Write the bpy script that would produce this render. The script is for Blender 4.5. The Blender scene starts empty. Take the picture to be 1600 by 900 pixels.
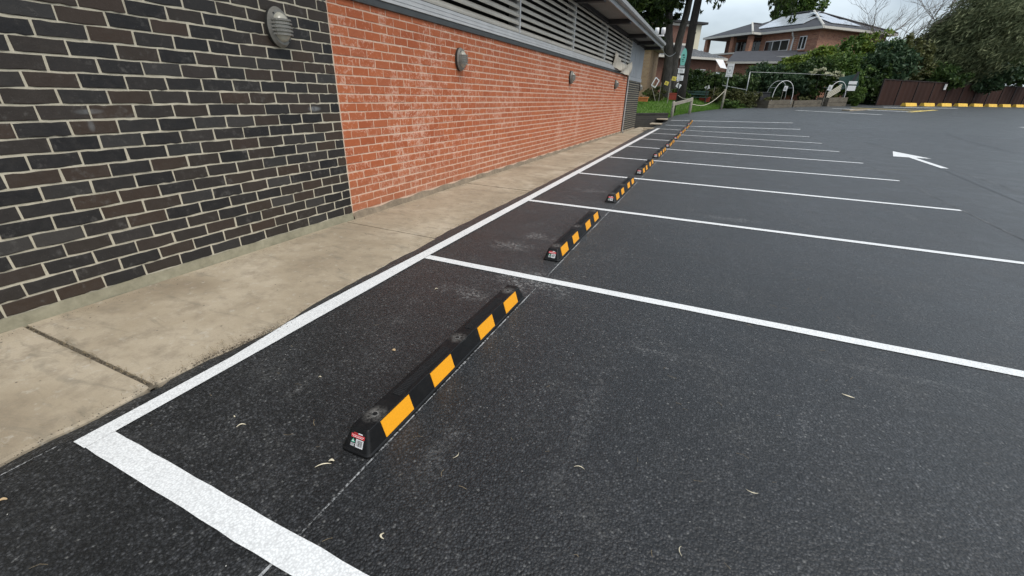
import bpy, bmesh, math, random
import numpy as np
from mathutils import Matrix, Vector, Quaternion
rad = math.radians
SC = bpy.context.scene
COL = SC.collection
RNG = np.random.default_rng(7)
random.seed(7)

# ------------------------------------------------------------------ camera
CAM = np.array([1.0053, -0.5147, 1.3669])
PITCH, YAW, ROLL, FPX = 0.4361, -0.4084, 0.0268, 666.93      # focal length for a 1600 px wide frame
cy_, sy_, cp_, sp_ = math.cos(YAW), math.sin(YAW), math.cos(PITCH), math.sin(PITCH)
FWD = np.array([sy_*cp_, cy_*cp_, -sp_]); RT0 = np.array([cy_, -sy_, 0.0]); UP0 = np.cross(RT0, FWD)
RGT = math.cos(ROLL)*RT0 + math.sin(ROLL)*UP0
UPV = -math.sin(ROLL)*RT0 + math.cos(ROLL)*UP0
cd = bpy.data.cameras.new('camera'); co = bpy.data.objects.new('camera', cd); COL.objects.link(co)
cd.sensor_width = 36.0; cd.lens = FPX/1600*36; cd.clip_start = 0.02; cd.clip_end = 3000
co.matrix_world = Matrix([[RGT[i], UPV[i], -FWD[i], CAM[i]] for i in range(3)] + [[0, 0, 0, 1]])
SC.camera = co

# ------------------------------------------------------------------ sky, sun, exposure (bright overcast)
SUN_EL, SUN_AZ = rad(58), rad(115)        # azimuth clockwise from +Y
world = bpy.data.worlds.new('World'); SC.world = world; world.use_nodes = True
nt = world.node_tree; nt.nodes.clear()
wo = nt.nodes.new('ShaderNodeOutputWorld'); bg = nt.nodes.new('ShaderNodeBackground')
sky = nt.nodes.new('ShaderNodeTexSky'); sky.sky_type = 'NISHITA'; sky.sun_disc = False
sky.sun_elevation = SUN_EL; sky.sun_rotation = SUN_AZ
sky.air_density = 1.0; sky.dust_density = 4.0; sky.ozone_density = 1.0
hs = nt.nodes.new('ShaderNodeHueSaturation'); hs.inputs['Saturation'].default_value = 0.88
tc = nt.nodes.new('ShaderNodeTexCoord'); ns = nt.nodes.new('ShaderNodeTexNoise')
mp = nt.nodes.new('ShaderNodeMapping'); mp.inputs['Scale'].default_value = (1.0, 1.0, 2.6)
ns.inputs['Scale'].default_value = 3.2; ns.inputs['Detail'].default_value = 5; ns.inputs['Roughness'].default_value = 0.5
cr = nt.nodes.new('ShaderNodeValToRGB'); cr.color_ramp.elements[0].position = 0.36; cr.color_ramp.elements[1].position = 0.66
mx = nt.nodes.new('ShaderNodeMix'); mx.data_type = 'RGBA'
mx.inputs[7].default_value = (5.7, 6.5, 7.1, 1)            # cloud veil, same radiance range as the sky behind it
ml = nt.nodes.new('ShaderNodeMath'); ml.operation = 'MULTIPLY_ADD'; ml.inputs[1].default_value = 0.62; ml.inputs[2].default_value = 0.26
L = nt.links.new
L(tc.outputs['Generated'], mp.inputs[0]); L(mp.outputs[0], ns.inputs['Vector']); L(ns.outputs['Fac'], cr.inputs[0])
L(sky.outputs[0], hs.inputs['Color']); L(cr.outputs[0], ml.inputs[0]); L(ml.outputs[0], mx.inputs[0])
L(hs.outputs[0], mx.inputs[6]); L(mx.outputs[2], bg.inputs[0]); L(bg.outputs[0], wo.inputs[0])
bg.inputs[1].default_value = 0.10
sl = bpy.data.lights.new('sun', 'SUN'); so = bpy.data.objects.new('sun', sl); COL.objects.link(so)
sl.energy = 1.2; sl.angle = rad(28); sl.color = (1.0, 0.96, 0.90)
sd = Vector((math.sin(SUN_AZ)*math.cos(SUN_EL), math.cos(SUN_AZ)*math.cos(SUN_EL), math.sin(SUN_EL)))
so.rotation_euler = sd.to_track_quat('Z', 'Y').to_euler()
SC.view_settings.view_transform = 'Standard'; SC.view_settings.look = 'None'
SC.view_settings.exposure = 0.72; SC.view_settings.gamma = 1.0; SC.view_settings.use_curve_mapping = False
SC.cycles.max_bounces = 6; SC.cycles.use_denoising = True

# ------------------------------------------------------------------ measuring helpers
def ray(px, py):
    return RGT*(px-800)/FPX + UPV*(450-py)/FPX + FWD
def at(px, py, D):                       # point seen at photo pixel (px,py) at horizontal distance D
    r = ray(px, py); return CAM + r*D/math.hypot(r[0], r[1])
def azp(az, D, z=0.0):
    a = rad(az); return np.array([CAM[0]+D*math.sin(a), CAM[1]+D*math.cos(a), z])
def inframe(p, m=40):
    d = np.asarray(p)-CAM; c = d@FWD
    if c < 0.05: return False
    x = 800+FPX*(d@RGT)/c; y = 450-FPX*(d@UPV)/c
    return -m < x < 1600+m and -m < y < 900+m
GS = [-200, 20, 22, 24, 26.5, 29, 36, 40, 45, 51, 60, 90, 3000]
GZ = [0, 0, .02, .12, .25, .30, .48, .57, .75, .93, .97, 1.0, 1.0]
def gz(x, y): return float(np.interp(y+0.5*x, GS, GZ))
def gp(px, py):                          # ground point under a photo pixel
    r = ray(px, py); t = 0.5; last = t
    while t < 300:
        p = CAM+r*t
        if p[2] < gz(p[0], p[1]):
            lo, hi = last, t
            for _ in range(30):
                m = (lo+hi)/2; p = CAM+r*m
                if p[2] < gz(p[0], p[1]): hi = m
                else: lo = m
            return p
        last = t; t *= 1.03
    return p

# ------------------------------------------------------------------ object helpers
def link(o, parent=None):
    COL.objects.link(o)
    if parent is not None: o.parent = parent
    return o
def tag(o, label=None, cat=None, group=None, kind=None):
    if label: o['label'] = label
    if cat: o['category'] = cat
    if group: o['group'] = group
    if kind: o['kind'] = kind
    return o
def empty(name, loc=(0, 0, 0), rz=0.0, label=None, cat=None, group=None):
    o = bpy.data.objects.new(name, None); o.location = tuple(loc); o.rotation_euler = (0, 0, rz)
    o.empty_display_size = 0.1
    link(o); return tag(o, label, cat, group)
class MB:
    def __init__(s): s.v = []; s.f = []
    def quad(s, a, b, c, d):
        n = len(s.v); s.v += [tuple(a), tuple(b), tuple(c), tuple(d)]; s.f.append((n, n+1, n+2, n+3)); return s
    def poly(s, pts):
        n = len(s.v); s.v += [tuple(p) for p in pts]; s.f.append(tuple(range(n, n+len(pts)))); return s
    def box(s, x0, x1, y0, y1, z0, z1):
        n = len(s.v)
        s.v += [(x0,y0,z0),(x1,y0,z0),(x1,y1,z0),(x0,y1,z0),(x0,y0,z1),(x1,y0,z1),(x1,y1,z1),(x0,y1,z1)]
        s.f += [(n,n+3,n+2,n+1),(n+4,n+5,n+6,n+7),(n,n+1,n+5,n+4),(n+1,n+2,n+6,n+5),(n+2,n+3,n+7,n+6),(n+3,n,n+4,n+7)]
        return s
    def beam(s, a, b, w, h, up=(0, 0, 1)):   # rectangular bar between two points
        a = np.array(a, float); b = np.array(b, float); d = b-a; d = d/np.linalg.norm(d); up = np.array(up, float)
        r = np.cross(d, up); r /= np.linalg.norm(r); u = np.cross(r, d)
        n = len(s.v)
        for p in (a, b):
            for i, j in ((-1,-1),(1,-1),(1,1),(-1,1)): s.v.append(tuple(p+r*w/2*i+u*h/2*j))
        s.f += [(n,n+1,n+2,n+3),(n+7,n+6,n+5,n+4)]+[(n+i,n+4+i,n+4+(i+1)%4,n+(i+1)%4) for i in range(4)]
        return s
    def tube(s, pts, rads, seg=8, caps=True):
        pts = [np.array(p, float) for p in pts]
        if not hasattr(rads, '__len__'): rads = [rads]*len(pts)
        n0 = len(s.v); ref = None
        for i, p in enumerate(pts):
            d = pts[min(i+1, len(pts)-1)]-pts[max(i-1, 0)]; d = d/(np.linalg.norm(d)+1e-12)
            if ref is None:
                ref = np.cross(d, (0, 0, 1)) if abs(d[2]) < .9 else np.cross(d, (1, 0, 0))
            ref = ref-d*(ref@d); ref /= np.linalg.norm(ref); b = np.cross(d, ref)
            for k in range(seg):
                a = 2*math.pi*k/seg; s.v.append(tuple(p+(ref*math.cos(a)+b*math.sin(a))*rads[i]))
        for i in range(len(pts)-1):
            for k in range(seg):
                a = n0+i*seg+k; b_ = n0+i*seg+(k+1) % seg
                s.f.append((a, b_, b_+seg, a+seg))
        if caps:
            s.f.append(tuple(n0+k for k in range(seg))[::-1]); s.f.append(tuple(n0+(len(pts)-1)*seg+k for k in range(seg)))
        return s
    def mesh(s, name, mat, smooth=False, bevel=0):
        me = bpy.data.meshes.new(name); me.from_pydata(s.v, [], s.f)
        if bevel:
            bm = bmesh.new(); bm.from_mesh(me); bmesh.ops.recalc_face_normals(bm, faces=bm.faces)
            bmesh.ops.bevel(bm, geom=bm.edges[:], offset=bevel, segments=1, affect='EDGES'); bm.to_mesh(me); bm.free()
        else:
            bm = bmesh.new(); bm.from_mesh(me); bmesh.ops.recalc_face_normals(bm, faces=bm.faces); bm.to_mesh(me); bm.free()
        me.materials.append(mat)
        if smooth: me.polygons.foreach_set('use_smooth', [True]*len(me.polygons))
        return me
    def build(s, name, mat, parent=None, smooth=False, bevel=0, loc=None):
        o = bpy.data.objects.new(name, s.mesh(name, mat, smooth, bevel))
        if loc is not None: o.location = tuple(loc)
        return link(o, parent)
def inst(name, me, parent=None, loc=(0, 0, 0), rot=(0, 0, 0), sc=(1, 1, 1)):
    o = bpy.data.objects.new(name, me); o.location = tuple(loc); o.rotation_euler = rot; o.scale = sc
    return link(o, parent)
def copy_tree(o, parent=None):
    c = o.copy(); COL.objects.link(c); c.parent = parent
    for ch in list(o.children): copy_tree(ch, c)
    return c
def strip(name, pts_l, pts_r, mat, parent, dz=0.004, zf=gz):   # a painted strip lying on the ground
    m = MB()
    for i in range(len(pts_l)-1):
        q = [pts_l[i], pts_r[i], pts_r[i+1], pts_l[i+1]]
        m.quad(*[(p[0], p[1], zf(p[0], p[1])+dz) for p in q])
    o = m.build(name, mat, parent)
    bm = bmesh.new(); bm.from_mesh(o.data); bmesh.ops.remove_doubles(bm, verts=bm.verts, dist=1e-5)
    for f in bm.faces:
        if f.normal.z < 0: f.normal_flip()
    bm.to_mesh(o.data); bm.free(); return o

# ------------------------------------------------------------------ materials
class NT:
    def __init__(s, name):
        s.m = bpy.data.materials.new(name); s.m.use_nodes = True; s.t = s.m.node_tree; s.t.nodes.clear()
        s.out = s.n('OutputMaterial'); s.b = s.n('BsdfPrincipled'); s.t.links.new(s.b.outputs[0], s.out.inputs[0])
        s._pos = None
    def n(s, t): return s.t.nodes.new('ShaderNode'+t)
    def l(s, a, b): s.t.links.new(a, b)
    def pos(s, obj=None, scale=None):
        t = s.n('TexCoord')
        if obj is not None: t.object = obj
        o = t.outputs['Object'] if obj is not None else s.n('NewGeometry').outputs['Position']
        if scale is not None:
            m = s.n('Mapping'); m.inputs['Scale'].default_value = scale; s.l(o, m.inputs[0]); o = m.outputs[0]
        return o
    def noise(s, vec, scale, detail=4, rough=.55, dist=0):
        t = s.n('TexNoise'); t.inputs['Scale'].default_value = scale; t.inputs['Detail'].default_value = detail
        t.inputs['Roughness'].default_value = rough; t.inputs['Distortion'].default_value = dist; s.l(vec, t.inputs['Vector'])
        return t.outputs['Fac']
    def vor(s, vec, scale, feat='F1', out='Distance'):
        t = s.n('TexVoronoi'); t.feature = feat; t.inputs['Scale'].default_value = scale; s.l(vec, t.inputs['Vector']); return t.outputs[out]
    def ramp(s, fac, stops):
        r = s.n('ValToRGB'); e = r.color_ramp.elements
        while len(e) > 1: e.remove(e[-1])
        for i, (p, c) in enumerate(stops):
            if not hasattr(c, '__len__'): c = (c, c, c)
            el = e[0] if i == 0 else e.new(p)
            el.position = p; el.color = (*c, 1)
        s.l(fac, r.inputs[0]); return r.outputs[0]
    def mix(s, fac, a, b, mode='MIX'):
        m = s.n('Mix'); m.data_type = 'RGBA'; m.blend_type = mode
        for v, i in ((fac, 0), (a, 6), (b, 7)):
            if hasattr(v, 'is_linked'): s.l(v, m.inputs[i])
            elif i == 0: m.inputs[0].default_value = v
            else: m.inputs[i].default_value = (*v, 1) if len(v) == 3 else v
        return m.outputs[2]
    def math(s, op, a, b=0.0, c=0.0):
        m = s.n('Math'); m.operation = op
        for v, i in ((a, 0), (b, 1), (c, 2)):
            if hasattr(v, 'is_linked'): s.l(v, m.inputs[i])
            else: m.inputs[i].default_value = v
        return m.outputs[0]
    def set(s, col=None, rough=None, bump=None, bs=.3, bd=.01, metal=0, spec=None):
        if col is not None:
            if hasattr(col, 'is_linked'): s.l(col, s.b.inputs['Base Color'])
            else: s.b.inputs['Base Color'].default_value = (*col, 1)
        if rough is not None:
            if hasattr(rough, 'is_linked'): s.l(rough, s.b.inputs['Roughness'])
            else: s.b.inputs['Roughness'].default_value = rough
        s.b.inputs['Metallic'].default_value = metal
        if spec is not None: s.b.inputs['Specular IOR Level'].default_value = spec
        if bump is not None:
            b = s.n('Bump'); b.inputs['Strength'].default_value = bs; b.inputs['Distance'].default_value = bd
            s.l(bump, b.inputs['Height']); s.l(b.outputs[0], s.b.inputs['Normal'])
        return s.m
def simple(name, col, rough=.6, var=.25, scale=6, metal=0, bumpscale=None, bs=.2, bd=.004, spec=None):
    k = NT(name); p = k.pos(); f = k.noise(p, scale, 5)
    c = k.ramp(f, [(.25, tuple(x*(1-var) for x in col)), (.75, tuple(min(1, x*(1+var)) for x in col))])
    return k.set(c, rough, k.noise(p, bumpscale, 4) if bumpscale else None, bs, bd, metal, spec)

def asphalt_core(k):
    p = k.pos()
    v = k.vor(p, 105.0); vc = k.vor(p, 105.0, 'F1', 'Color')
    v2 = k.vor(p, 260.0); w3 = k.vor(p, 62.0)
    sep = k.n('SeparateColor'); k.l(vc, sep.inputs[0])
    stone = k.ramp(sep.outputs[0], [(0, (.0055, .006, .0065)), (.45, (.0150, .0158, .0172)), (.8, (.031, .0328, .0355)), (.965, (.058, .060, .064)), (1, (.13, .13, .125))])
    gap = k.ramp(v, [(.28, 1.0), (.62, .30)])
    c = k.mix(1.0, stone, gap, 'MULTIPLY')
    big = k.noise(p, .55, 5, .6); mid = k.noise(p, 2.6, 6, .65)
    worn = k.ramp(big, [(.38, .72), (.66, 1.35)])
    c = k.mix(1.0, c, worn, 'MULTIPLY')
    dust = k.ramp(k.math('MULTIPLY', mid, k.noise(p, 45, 3, .7)), [(.30, 0.0), (.46, .32)])
    c = k.mix(dust, c, (.15, .148, .14))
    h = k.math('ADD', k.math('MULTIPLY', v, -1.0), k.math('ADD', k.math('MULTIPLY', v2, -.35), k.math('MULTIPLY', w3, -.5)))
    k.b.inputs['Sheen Weight'].default_value = .17; k.b.inputs['Sheen Roughness'].default_value = .38; k.b.inputs['Sheen Tint'].default_value = (.90, .92, .90, 1)   # sheen added to brighten the asphalt at grazing angles
    return p, c, h, mid, big
def mat_asphalt():
    k = NT('asphalt'); p, c, h, mid, big = asphalt_core(k)
    # scuffs of white dust
    sm = k.noise(k.pos(scale=(2.4, .7, 1)), 1.4, 6, .7, .6)
    c = k.mix(k.ramp(k.math('MULTIPLY', sm, k.noise(p, 60, 2, .6)), [(.36, 0.0), (.48, .40)]), c, (.30, .30, .29))
    g = k.n('SeparateXYZ'); k.l(p, g.inputs[0]); fine = k.noise(p, 38, 5, .75); dist = k.noise(p, 7.0, 6, .72)
    for (x, y), (rx, ry), st in (((-.06, 2.34), (.34, .22), .75), ((-.42, 1.95), (.30, .10), .5), ((-.55, 3.05), (.25, .16), .6), ((-.42, 3.45), (.22, .12), .6), ((.95, 1.75), (.22, .05), .35),
                                 ((.72, 1.05), (.06, .5), .16), ((.22, .55), (.07, .26), .22), ((-.62, .62), (.05, .24), .2), ((2.2, 2.1), (.4, .04), .2), ((1.4, 5.2), (.5, .12), .4), ((-.5, 5.9), (.3, .15), .45)):   # drill dust and scuffs
        d = k.math('SQRT', k.math('ADD', k.math('POWER', k.math('ABSOLUTE', k.math('DIVIDE', k.math('SUBTRACT', g.outputs[0], x), rx)), 2.0), k.math('POWER', k.math('ABSOLUTE', k.math('DIVIDE', k.math('SUBTRACT', g.outputs[1], y), ry)), 2.0)))
        d = k.math('ADD', d, k.math('MULTIPLY', k.math('SUBTRACT', dist, .5), 3.6))
        c = k.mix(k.math('MULTIPLY', k.ramp(d, [(.2, st), (1.0, 0.0)]), k.ramp(fine, [(.48, 0.0), (.62, 1.0)])), c, (.34, .34, .33))
    return k.set(c, k.ramp(mid, [(.3, .40), (.7, .54)]), h, .62, .0045, spec=.60)
def mat_paint(name, col, wear=.50, fine=1.0):
    k = NT(name); p, c, h, mid, big = asphalt_core(k)
    v = k.vor(p, 120.0*fine); n = k.noise(p, 42, 5, .75)
    f = k.math('ADD', k.math('MULTIPLY', k.ramp(v, [(.36, 0.0), (.62, 1.0)]), .62), k.ramp(n, [(.48, 0.0), (.80, .8)]))
    f = k.math('MULTIPLY', f, wear)
    tone = k.ramp(k.noise(p, 3.0, 4), [(.3, tuple(x*.93 for x in col)), (.7, col)])
    cc = k.mix(f, tone, (.22, .22, .22))
    return k.set(cc, .62, h, .24, .003)
def mat_chalk(name, lo, hi, st):
    k = NT(name); p, c, h, mid, big = asphalt_core(k)
    f = k.ramp(k.math('ADD', k.math('MULTIPLY', k.noise(p, 70, 4, .7), .9), k.math('MULTIPLY', k.noise(p, 2.3, 4, .6), .9)), [(lo, 0.0), (hi, st)])
    return k.set(k.mix(f, c, (.50, .51, .51)), .7, h, .5, .005)
def mat_tyre():
    k = NT('tyre_rubber_mark'); p, c, h, mid, big = asphalt_core(k)
    return k.set(k.mix(k.ramp(mid, [(.3, .05), (.7, .40)]), c, (.008, .008, .009)), .45, h, .6, .0045, spec=.6)
def mat_concrete():
    k = NT('concrete'); p = k.pos(); a = k.noise(p, 1.1, 6, .6, .4); b = k.noise(p, 7, 6, .7); g = k.noise(p, 140, 3, .6)
    c = k.ramp(a, [(.30, (.26, .208, .142)), (.5, (.375, .312, .222)), (.70, (.50, .43, .325))])
    c = k.mix(k.ramp(b, [(.48, 0.0), (.68, .65)]), c, (.235, .195, .14))
    st = k.noise(k.pos(scale=(.9, 3.0, 1)), 2.2, 6, .7, 1.2)
    c = k.mix(k.ramp(st, [(.54, 0.0), (.68, .50)]), c, (.165, .150, .115))
    c = k.mix(k.ramp(k.noise(p, 18, 4, .7), [(.58, 0.0), (.74, .42)]), c, (.58, .55, .48))
    c = k.mix(k.ramp(k.vor(p, 11.0), [(.035, .85), (.08, 0.0)]), c, (.06, .05, .04)); c = k.mix(k.math('MULTIPLY', k.ramp(k.noise(p, .9, 4, .6), [(.5, 0.0), (.62, 1.0)]), k.ramp(k.vor(p, 38.0), [(.05, .75), (.12, 0.0)])), c, (.09, .075, .055)); c = k.mix(k.ramp(k.noise(k.pos(scale=(3, .6, 1)), 6.0, 6, .75, 2.0), [(.60, 0.0), (.72, .45)]), c, (.16, .14, .105))
    c = k.mix(k.ramp(g, [(.3, .12), (.6, 0.0)]), c, (.1, .09, .07))
    return k.set(c, .85, k.math('ADD', g, k.math('MULTIPLY', b, 1.5)), .35, .004)
def brick_fac(k):       # per-brick random that works both for single objects and joined islands
    oi = k.n('ObjectInfo').outputs['Random']; gi = k.n('NewGeometry').outputs['Random Per Island']
    return k.math('FRACT', k.math('ADD', oi, k.math('MULTIPLY', gi, 7.31)))
def mat_dark_brick():
    k = NT('dark_brick'); p = k.pos(); f = brick_fac(k)
    c = k.ramp(f, [(0, (.017, .0165, .017)), (.3, (.028, .026, .025)), (.55, (.040, .032, .026)), (.78, (.053, .036, .026)), (.93, (.034, .033, .032)), (1, (.052, .048, .044))])
    n = k.noise(p, 22, 6, .7); n2 = k.noise(p, 4.0, 6, .7, .8)
    c = k.mix(k.ramp(n, [(.45, 0.0), (.8, .22)]), c, (.09, .080, .07))
    c = k.mix(k.ramp(k.math('MULTIPLY', n2, n), [(.31, 0.0), (.46, .55)]), c, (.15, .145, .135))
    c = k.mix(k.ramp(k.noise(p, 260, 2), [(.70, 0.0), (.78, .6)]), c, (.35, .33, .3))
    for (y, z), (ry, rz), st in (((1.00, 1.18), (.085, .018), .45), ((.985, 1.10), (.022, .045), .45), ((2.72, 1.152), (.085, .026), .8)):   # old paint smears on single bricks
        g = k.n('SeparateXYZ'); k.l(p, g.inputs[0])
        d = k.math('ADD', k.math('POWER', k.math('ABSOLUTE', k.math('DIVIDE', k.math('SUBTRACT', g.outputs[1], y), ry)), 2.0), k.math('POWER', k.math('ABSOLUTE', k.math('DIVIDE', k.math('SUBTRACT', g.outputs[2], z), rz)), 2.0))
        c = k.mix(k.math('MULTIPLY', k.ramp(k.math('ADD', d, k.math('MULTIPLY', k.math('SUBTRACT', n, .5), 2.6)), [(.15, st*.8), (1.0, 0.0)]), k.ramp(n, [(.35, .2), (.6, 1.0)])), c, (.30, .32, .33))
    return k.set(c, k.ramp(n, [(.3, .42), (.7, .62)]), k.math('ADD', k.noise(p, 120, 4, .7), k.math('MULTIPLY', k.noise(p, 25, 3), 1.5)), .45, .003, spec=.28)
def mat_red_brick(obj):
    k = NT('red_brick'); p = k.pos(); f = brick_fac(k)
    c = k.ramp(f, [(0, (.37, .092, .032)), (.35, (.41, .108, .038)), (.7, (.45, .126, .045)), (1, (.39, .110, .045))])
    q = k.n('SeparateXYZ'); k.l(k.pos(obj), q.inputs[0])
    # height inside the course: limewash clings to the upper arrises
    u = k.math('FRACT', k.math('DIVIDE', k.math('SUBTRACT', q.outputs[2], .077), .086))
    edge = k.math('MULTIPLY', k.math('ABSOLUTE', k.math('SUBTRACT', u, .48)), 2.0)
    n = k.noise(p, 17, 7, .72, 1.4); n2 = k.noise(p, 3.4, 5, .6); nb = k.noise(p, .55, 4, .6)
    br = k.ramp(k.math('FRACT', k.math('MULTIPLY', f, 13.7)), [(.30, 0.0), (.85, .75)])       # some bricks hold more limewash than others
    run = k.ramp(k.noise(k.pos(scale=(1, 1.5, .28)), 1.0, 4, .6), [(.52, 0.0), (.66, .75)])        # runs down the wall
    pres = k.math('ADD', k.math('ADD', k.ramp(nb, [(.40, .05), (.60, .55)]), k.math('MULTIPLY', br, .75)), run)
    thr = k.math('ADD', k.math('ADD', n, k.math('MULTIPLY', edge, .07)), k.math('MULTIPLY', k.math('MINIMUM', pres, 1.3), .115))
    c = k.mix(k.ramp(thr, [(.610, 0.0), (.665, .48)]), c, (.56, .235, .14))
    c = k.mix(k.ramp(thr, [(.665, 0.0), (.74, .62)]), c, (.68, .44, .34))
    low = k.ramp(k.math('ADD', q.outputs[2], k.math('MULTIPLY', n2, .5)), [(.30, .55), (.85, 0.0)])   # splash-back dirt near the path
    c = k.mix(low, c, (.36, .155, .085))
    return k.set(c, .82, k.noise(p, 90, 5, .7), .5, .003)
def mat_mortar(name, a, b):
    k = NT(name); p = k.pos(); n = k.noise(p, 14, 6, .7)
    return k.set(k.ramp(n, [(.25, a), (.7, b)]), .9, k.noise(p, 160, 4, .7), .6, .003)
def mat_leaf(name, cols, rough=.5, scale=1.1):
    k = NT(name); p = k.pos(); gi = k.n('NewGeometry').outputs['Random Per Island']
    f = k.math('ADD', k.math('MULTIPLY', gi, .55), k.math('MULTIPLY', k.noise(p, scale, 3), .6))
    c = k.ramp(f, [(.12+.76*i/(len(cols)-1), c_) for i, c_ in enumerate(cols)])
    k.set(c, rough, spec=.3)
    tr = k.n('BsdfTranslucent'); mxs = k.n('MixShader'); mxs.inputs[0].default_value = .22
    k.l(c, tr.inputs[0]); k.l(k.b.outputs[0], mxs.inputs[1]); k.l(tr.outputs[0], mxs.inputs[2]); k.l(mxs.outputs[0], k.out.inputs[0])
    return k.m
def mat_bark(name, a, b):
    k = NT(name); p = k.pos(scale=(9, 9, 1.6)); n = k.noise(p, 1.6, 6, .7, .5)
    return k.set(k.ramp(n, [(.3, a), (.7, b)]), .9, n, .9, .06)
def mat_wood(name, a, b):
    k = NT(name); p = k.pos(); n = k.noise(k.pos(scale=(6, 6, 30)), 1.0, 5, .65)
    return k.set(k.ramp(k.math('ADD', k.math('MULTIPLY', n, .6), k.math('MULTIPLY', k.noise(p, 3, 4), .4)), [(.3, a), (.68, b)]), .85, n, .5, .01)
def mat_house_brick(name, cols, mort, scale=1.0):
    k = NT(name); t = k.n('TexBrick'); t.inputs['Scale'].default_value = 1.0*scale
    t.inputs['Brick Width'].default_value = .24; t.inputs['Row Height'].default_value = .086; t.inputs['Mortar Size'].default_value = .010
    t.inputs['Color1'].default_value = (*cols[0], 1); t.inputs['Color2'].default_value = (*cols[1], 1); t.inputs['Mortar'].default_value = (*mort, 1)
    g = k.n('NewGeometry'); s = k.n('SeparateXYZ'); cmb = k.n('CombineXYZ'); k.l(g.outputs['Position'], s.inputs[0])
    k.l(k.math('ADD', s.outputs[0], s.outputs[1]), cmb.inputs[0]); k.l(s.outputs[2], cmb.inputs[1]); k.l(cmb.outputs[0], t.inputs['Vector'])
    p = k.pos(); c = k.mix(k.ramp(k.noise(k.pos(scale=(1, 1, 2.2)), 2.6, 6, .75), [(.40, 0.0), (.62, .75)]), t.outputs['Color'], cols[2])
    return k.set(c, .85, t.outputs['Fac'], -.3, .005)

M = {}
M['asphalt'] = mat_asphalt()
M['paint'] = mat_paint('white_paint', (.83, .845, .84), .42)
M['ypaint'] = mat_paint('yellow_paint', (.78, .56, .08), .35)
M['chalk'] = mat_chalk('chalk', .84, 1.12, .70); M['chalk_faint'] = mat_chalk('faint_chalk', .84, 1.15, .38); M['tyre'] = mat_tyre(); M['concrete'] = mat_concrete()
def mat_rubber():
    k = NT('black_rubber'); t = k.n('TexCoord'); q = k.n('SeparateXYZ'); k.l(t.outputs['Object'], q.inputs[0]); p = k.pos()
    yb = k.math('SUBTRACT', q.outputs[1], k.math('MULTIPLY', k.math('ROUND', k.math('DIVIDE', q.outputs[1], .685)), .685))
    d = k.math('SQRT', k.math('ADD', k.math('POWER', k.math('ABSOLUTE', yb), 2.0), k.math('MULTIPLY', k.math('POWER', k.math('ABSOLUTE', q.outputs[0]), 2.0), 1.3)))
    top = k.ramp(q.outputs[2], [(.090, 0.0), (.099, 1.0)])
    n = k.noise(p, 55, 6, .75)
    f = k.math('MULTIPLY', k.math('MULTIPLY', k.ramp(d, [(.016, 1.0), (.062, 0.0)]), top), k.ramp(n, [(.40, .05), (.64, 1.0)]))
    film = k.math('MULTIPLY', k.ramp(k.noise(p, 14, 5, .7), [(.5, 0.0), (.85, .14)]), k.ramp(q.outputs[2], [(.0, .4), (.1, 1.0)]))
    c = k.mix(film, (.0055, .0055, .0058), (.075, .072, .068)); c = k.mix(k.math('MULTIPLY', f, .85), c, (.20, .19, .175))
    return k.set(c, k.ramp(n, [(.3, .33), (.7, .5)]), k.noise(p, 240, 3), .2, .001, spec=.38)
M['rubber'] = mat_rubber()
M['rubber_grip'] = simple('ribbed_rubber', (.007, .007, .0075), .62, .3, 30)
M['yellow'] = simple('yellow_reflective_sheet', (.86, .37, .012), .42, .09, 160, bumpscale=900, bs=.12, bd=.0005)
M['dust'] = None
def mat_dusty():
    k = NT('dusty_rubber'); p = k.pos(); n = k.noise(p, 75, 6, .75)
    c = k.mix(k.ramp(n, [(.36, .05), (.66, .75)]), (.02, .02, .021), (.27, .26, .24)); return k.set(c, .8)
M['dust'] = mat_dusty()
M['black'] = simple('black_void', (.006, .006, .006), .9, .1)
M['hole'] = simple('bolt_steel', (.05, .05, .048), .5, .3, 80, metal=.6)
M['bolt_spot'] = simple('bright_bolt', (.62, .62, .60), .35, .1, 60, metal=.7)
M['red'] = simple('red_print', (.62, .045, .05), .4, .1); M['white'] = simple('white_print', (.80, .80, .80), .45, .04)
M['green'] = simple('green_print', (.10, .45, .30), .45, .1); M['ink'] = simple('black_ink', (.01, .01, .01), .4, .1)
M['alu'] = simple('pale_painted_metal', (.50, .50, .475), .42, .12, 3, bumpscale=None)
M['slat'] = simple('beige_louvre_blade', (.50, .47, .405), .5, .14, 2.2)
M['frame_grey'] = simple('light_grey_frame', (.55, .555, .55), .4, .1, 4)
M['steel_dark'] = simple('dark_flashing', (.055, .06, .06), .5, .25, 5)
M['soffit'] = simple('grey_soffit', (.17, .17, .165), .7, .15, 2)
M['rafter'] = simple('dark_rafter', (.028, .028, .030), .7, .2, 3)
M['fascia'] = simple('grey_fascia', (.30, .31, .31), .5, .12, 2)
M['clad'] = simple('blue_grey_cladding', (.30, .318, .335), .6, .10, 1.5)
M['rooftop'] = simple('grey_roof_sheet', (.13, .135, .14), .5, .15, 2)
M['lamp_body'] = simple('weathered_grey_alloy', (.20, .195, .175), .5, .25, 18, bumpscale=60, bs=.2)
M['lamp_rim'] = simple('dark_lamp_gasket', (.03, .03, .028), .6, .2)
M['lens'] = simple('frosted_lens', (.40, .39, .33), .25, .14, 9)
M['cloth'] = simple('canvas_cloth', (.55, .50, .41), .9, .12, 5)
M['plastic_white'] = simple('white_plastic', (.78, .78, .77), .4, .04)
M['galv'] = simple('galvanised_steel', (.34, .36, .36), .45, .15, 8, metal=.4)
M['soil'] = simple('dark_soil', (.05, .04, .03), .95, .35, 3, bumpscale=12, bs=.6, bd=.05)
M['joint_dirt'] = simple('joint_dirt', (.13, .11, .08), .95, .5, 30, bumpscale=90, bs=.8, bd=.01)
M['log'] = mat_wood('weathered_log', (.15, .135, .105), (.36, .335, .28))
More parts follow.
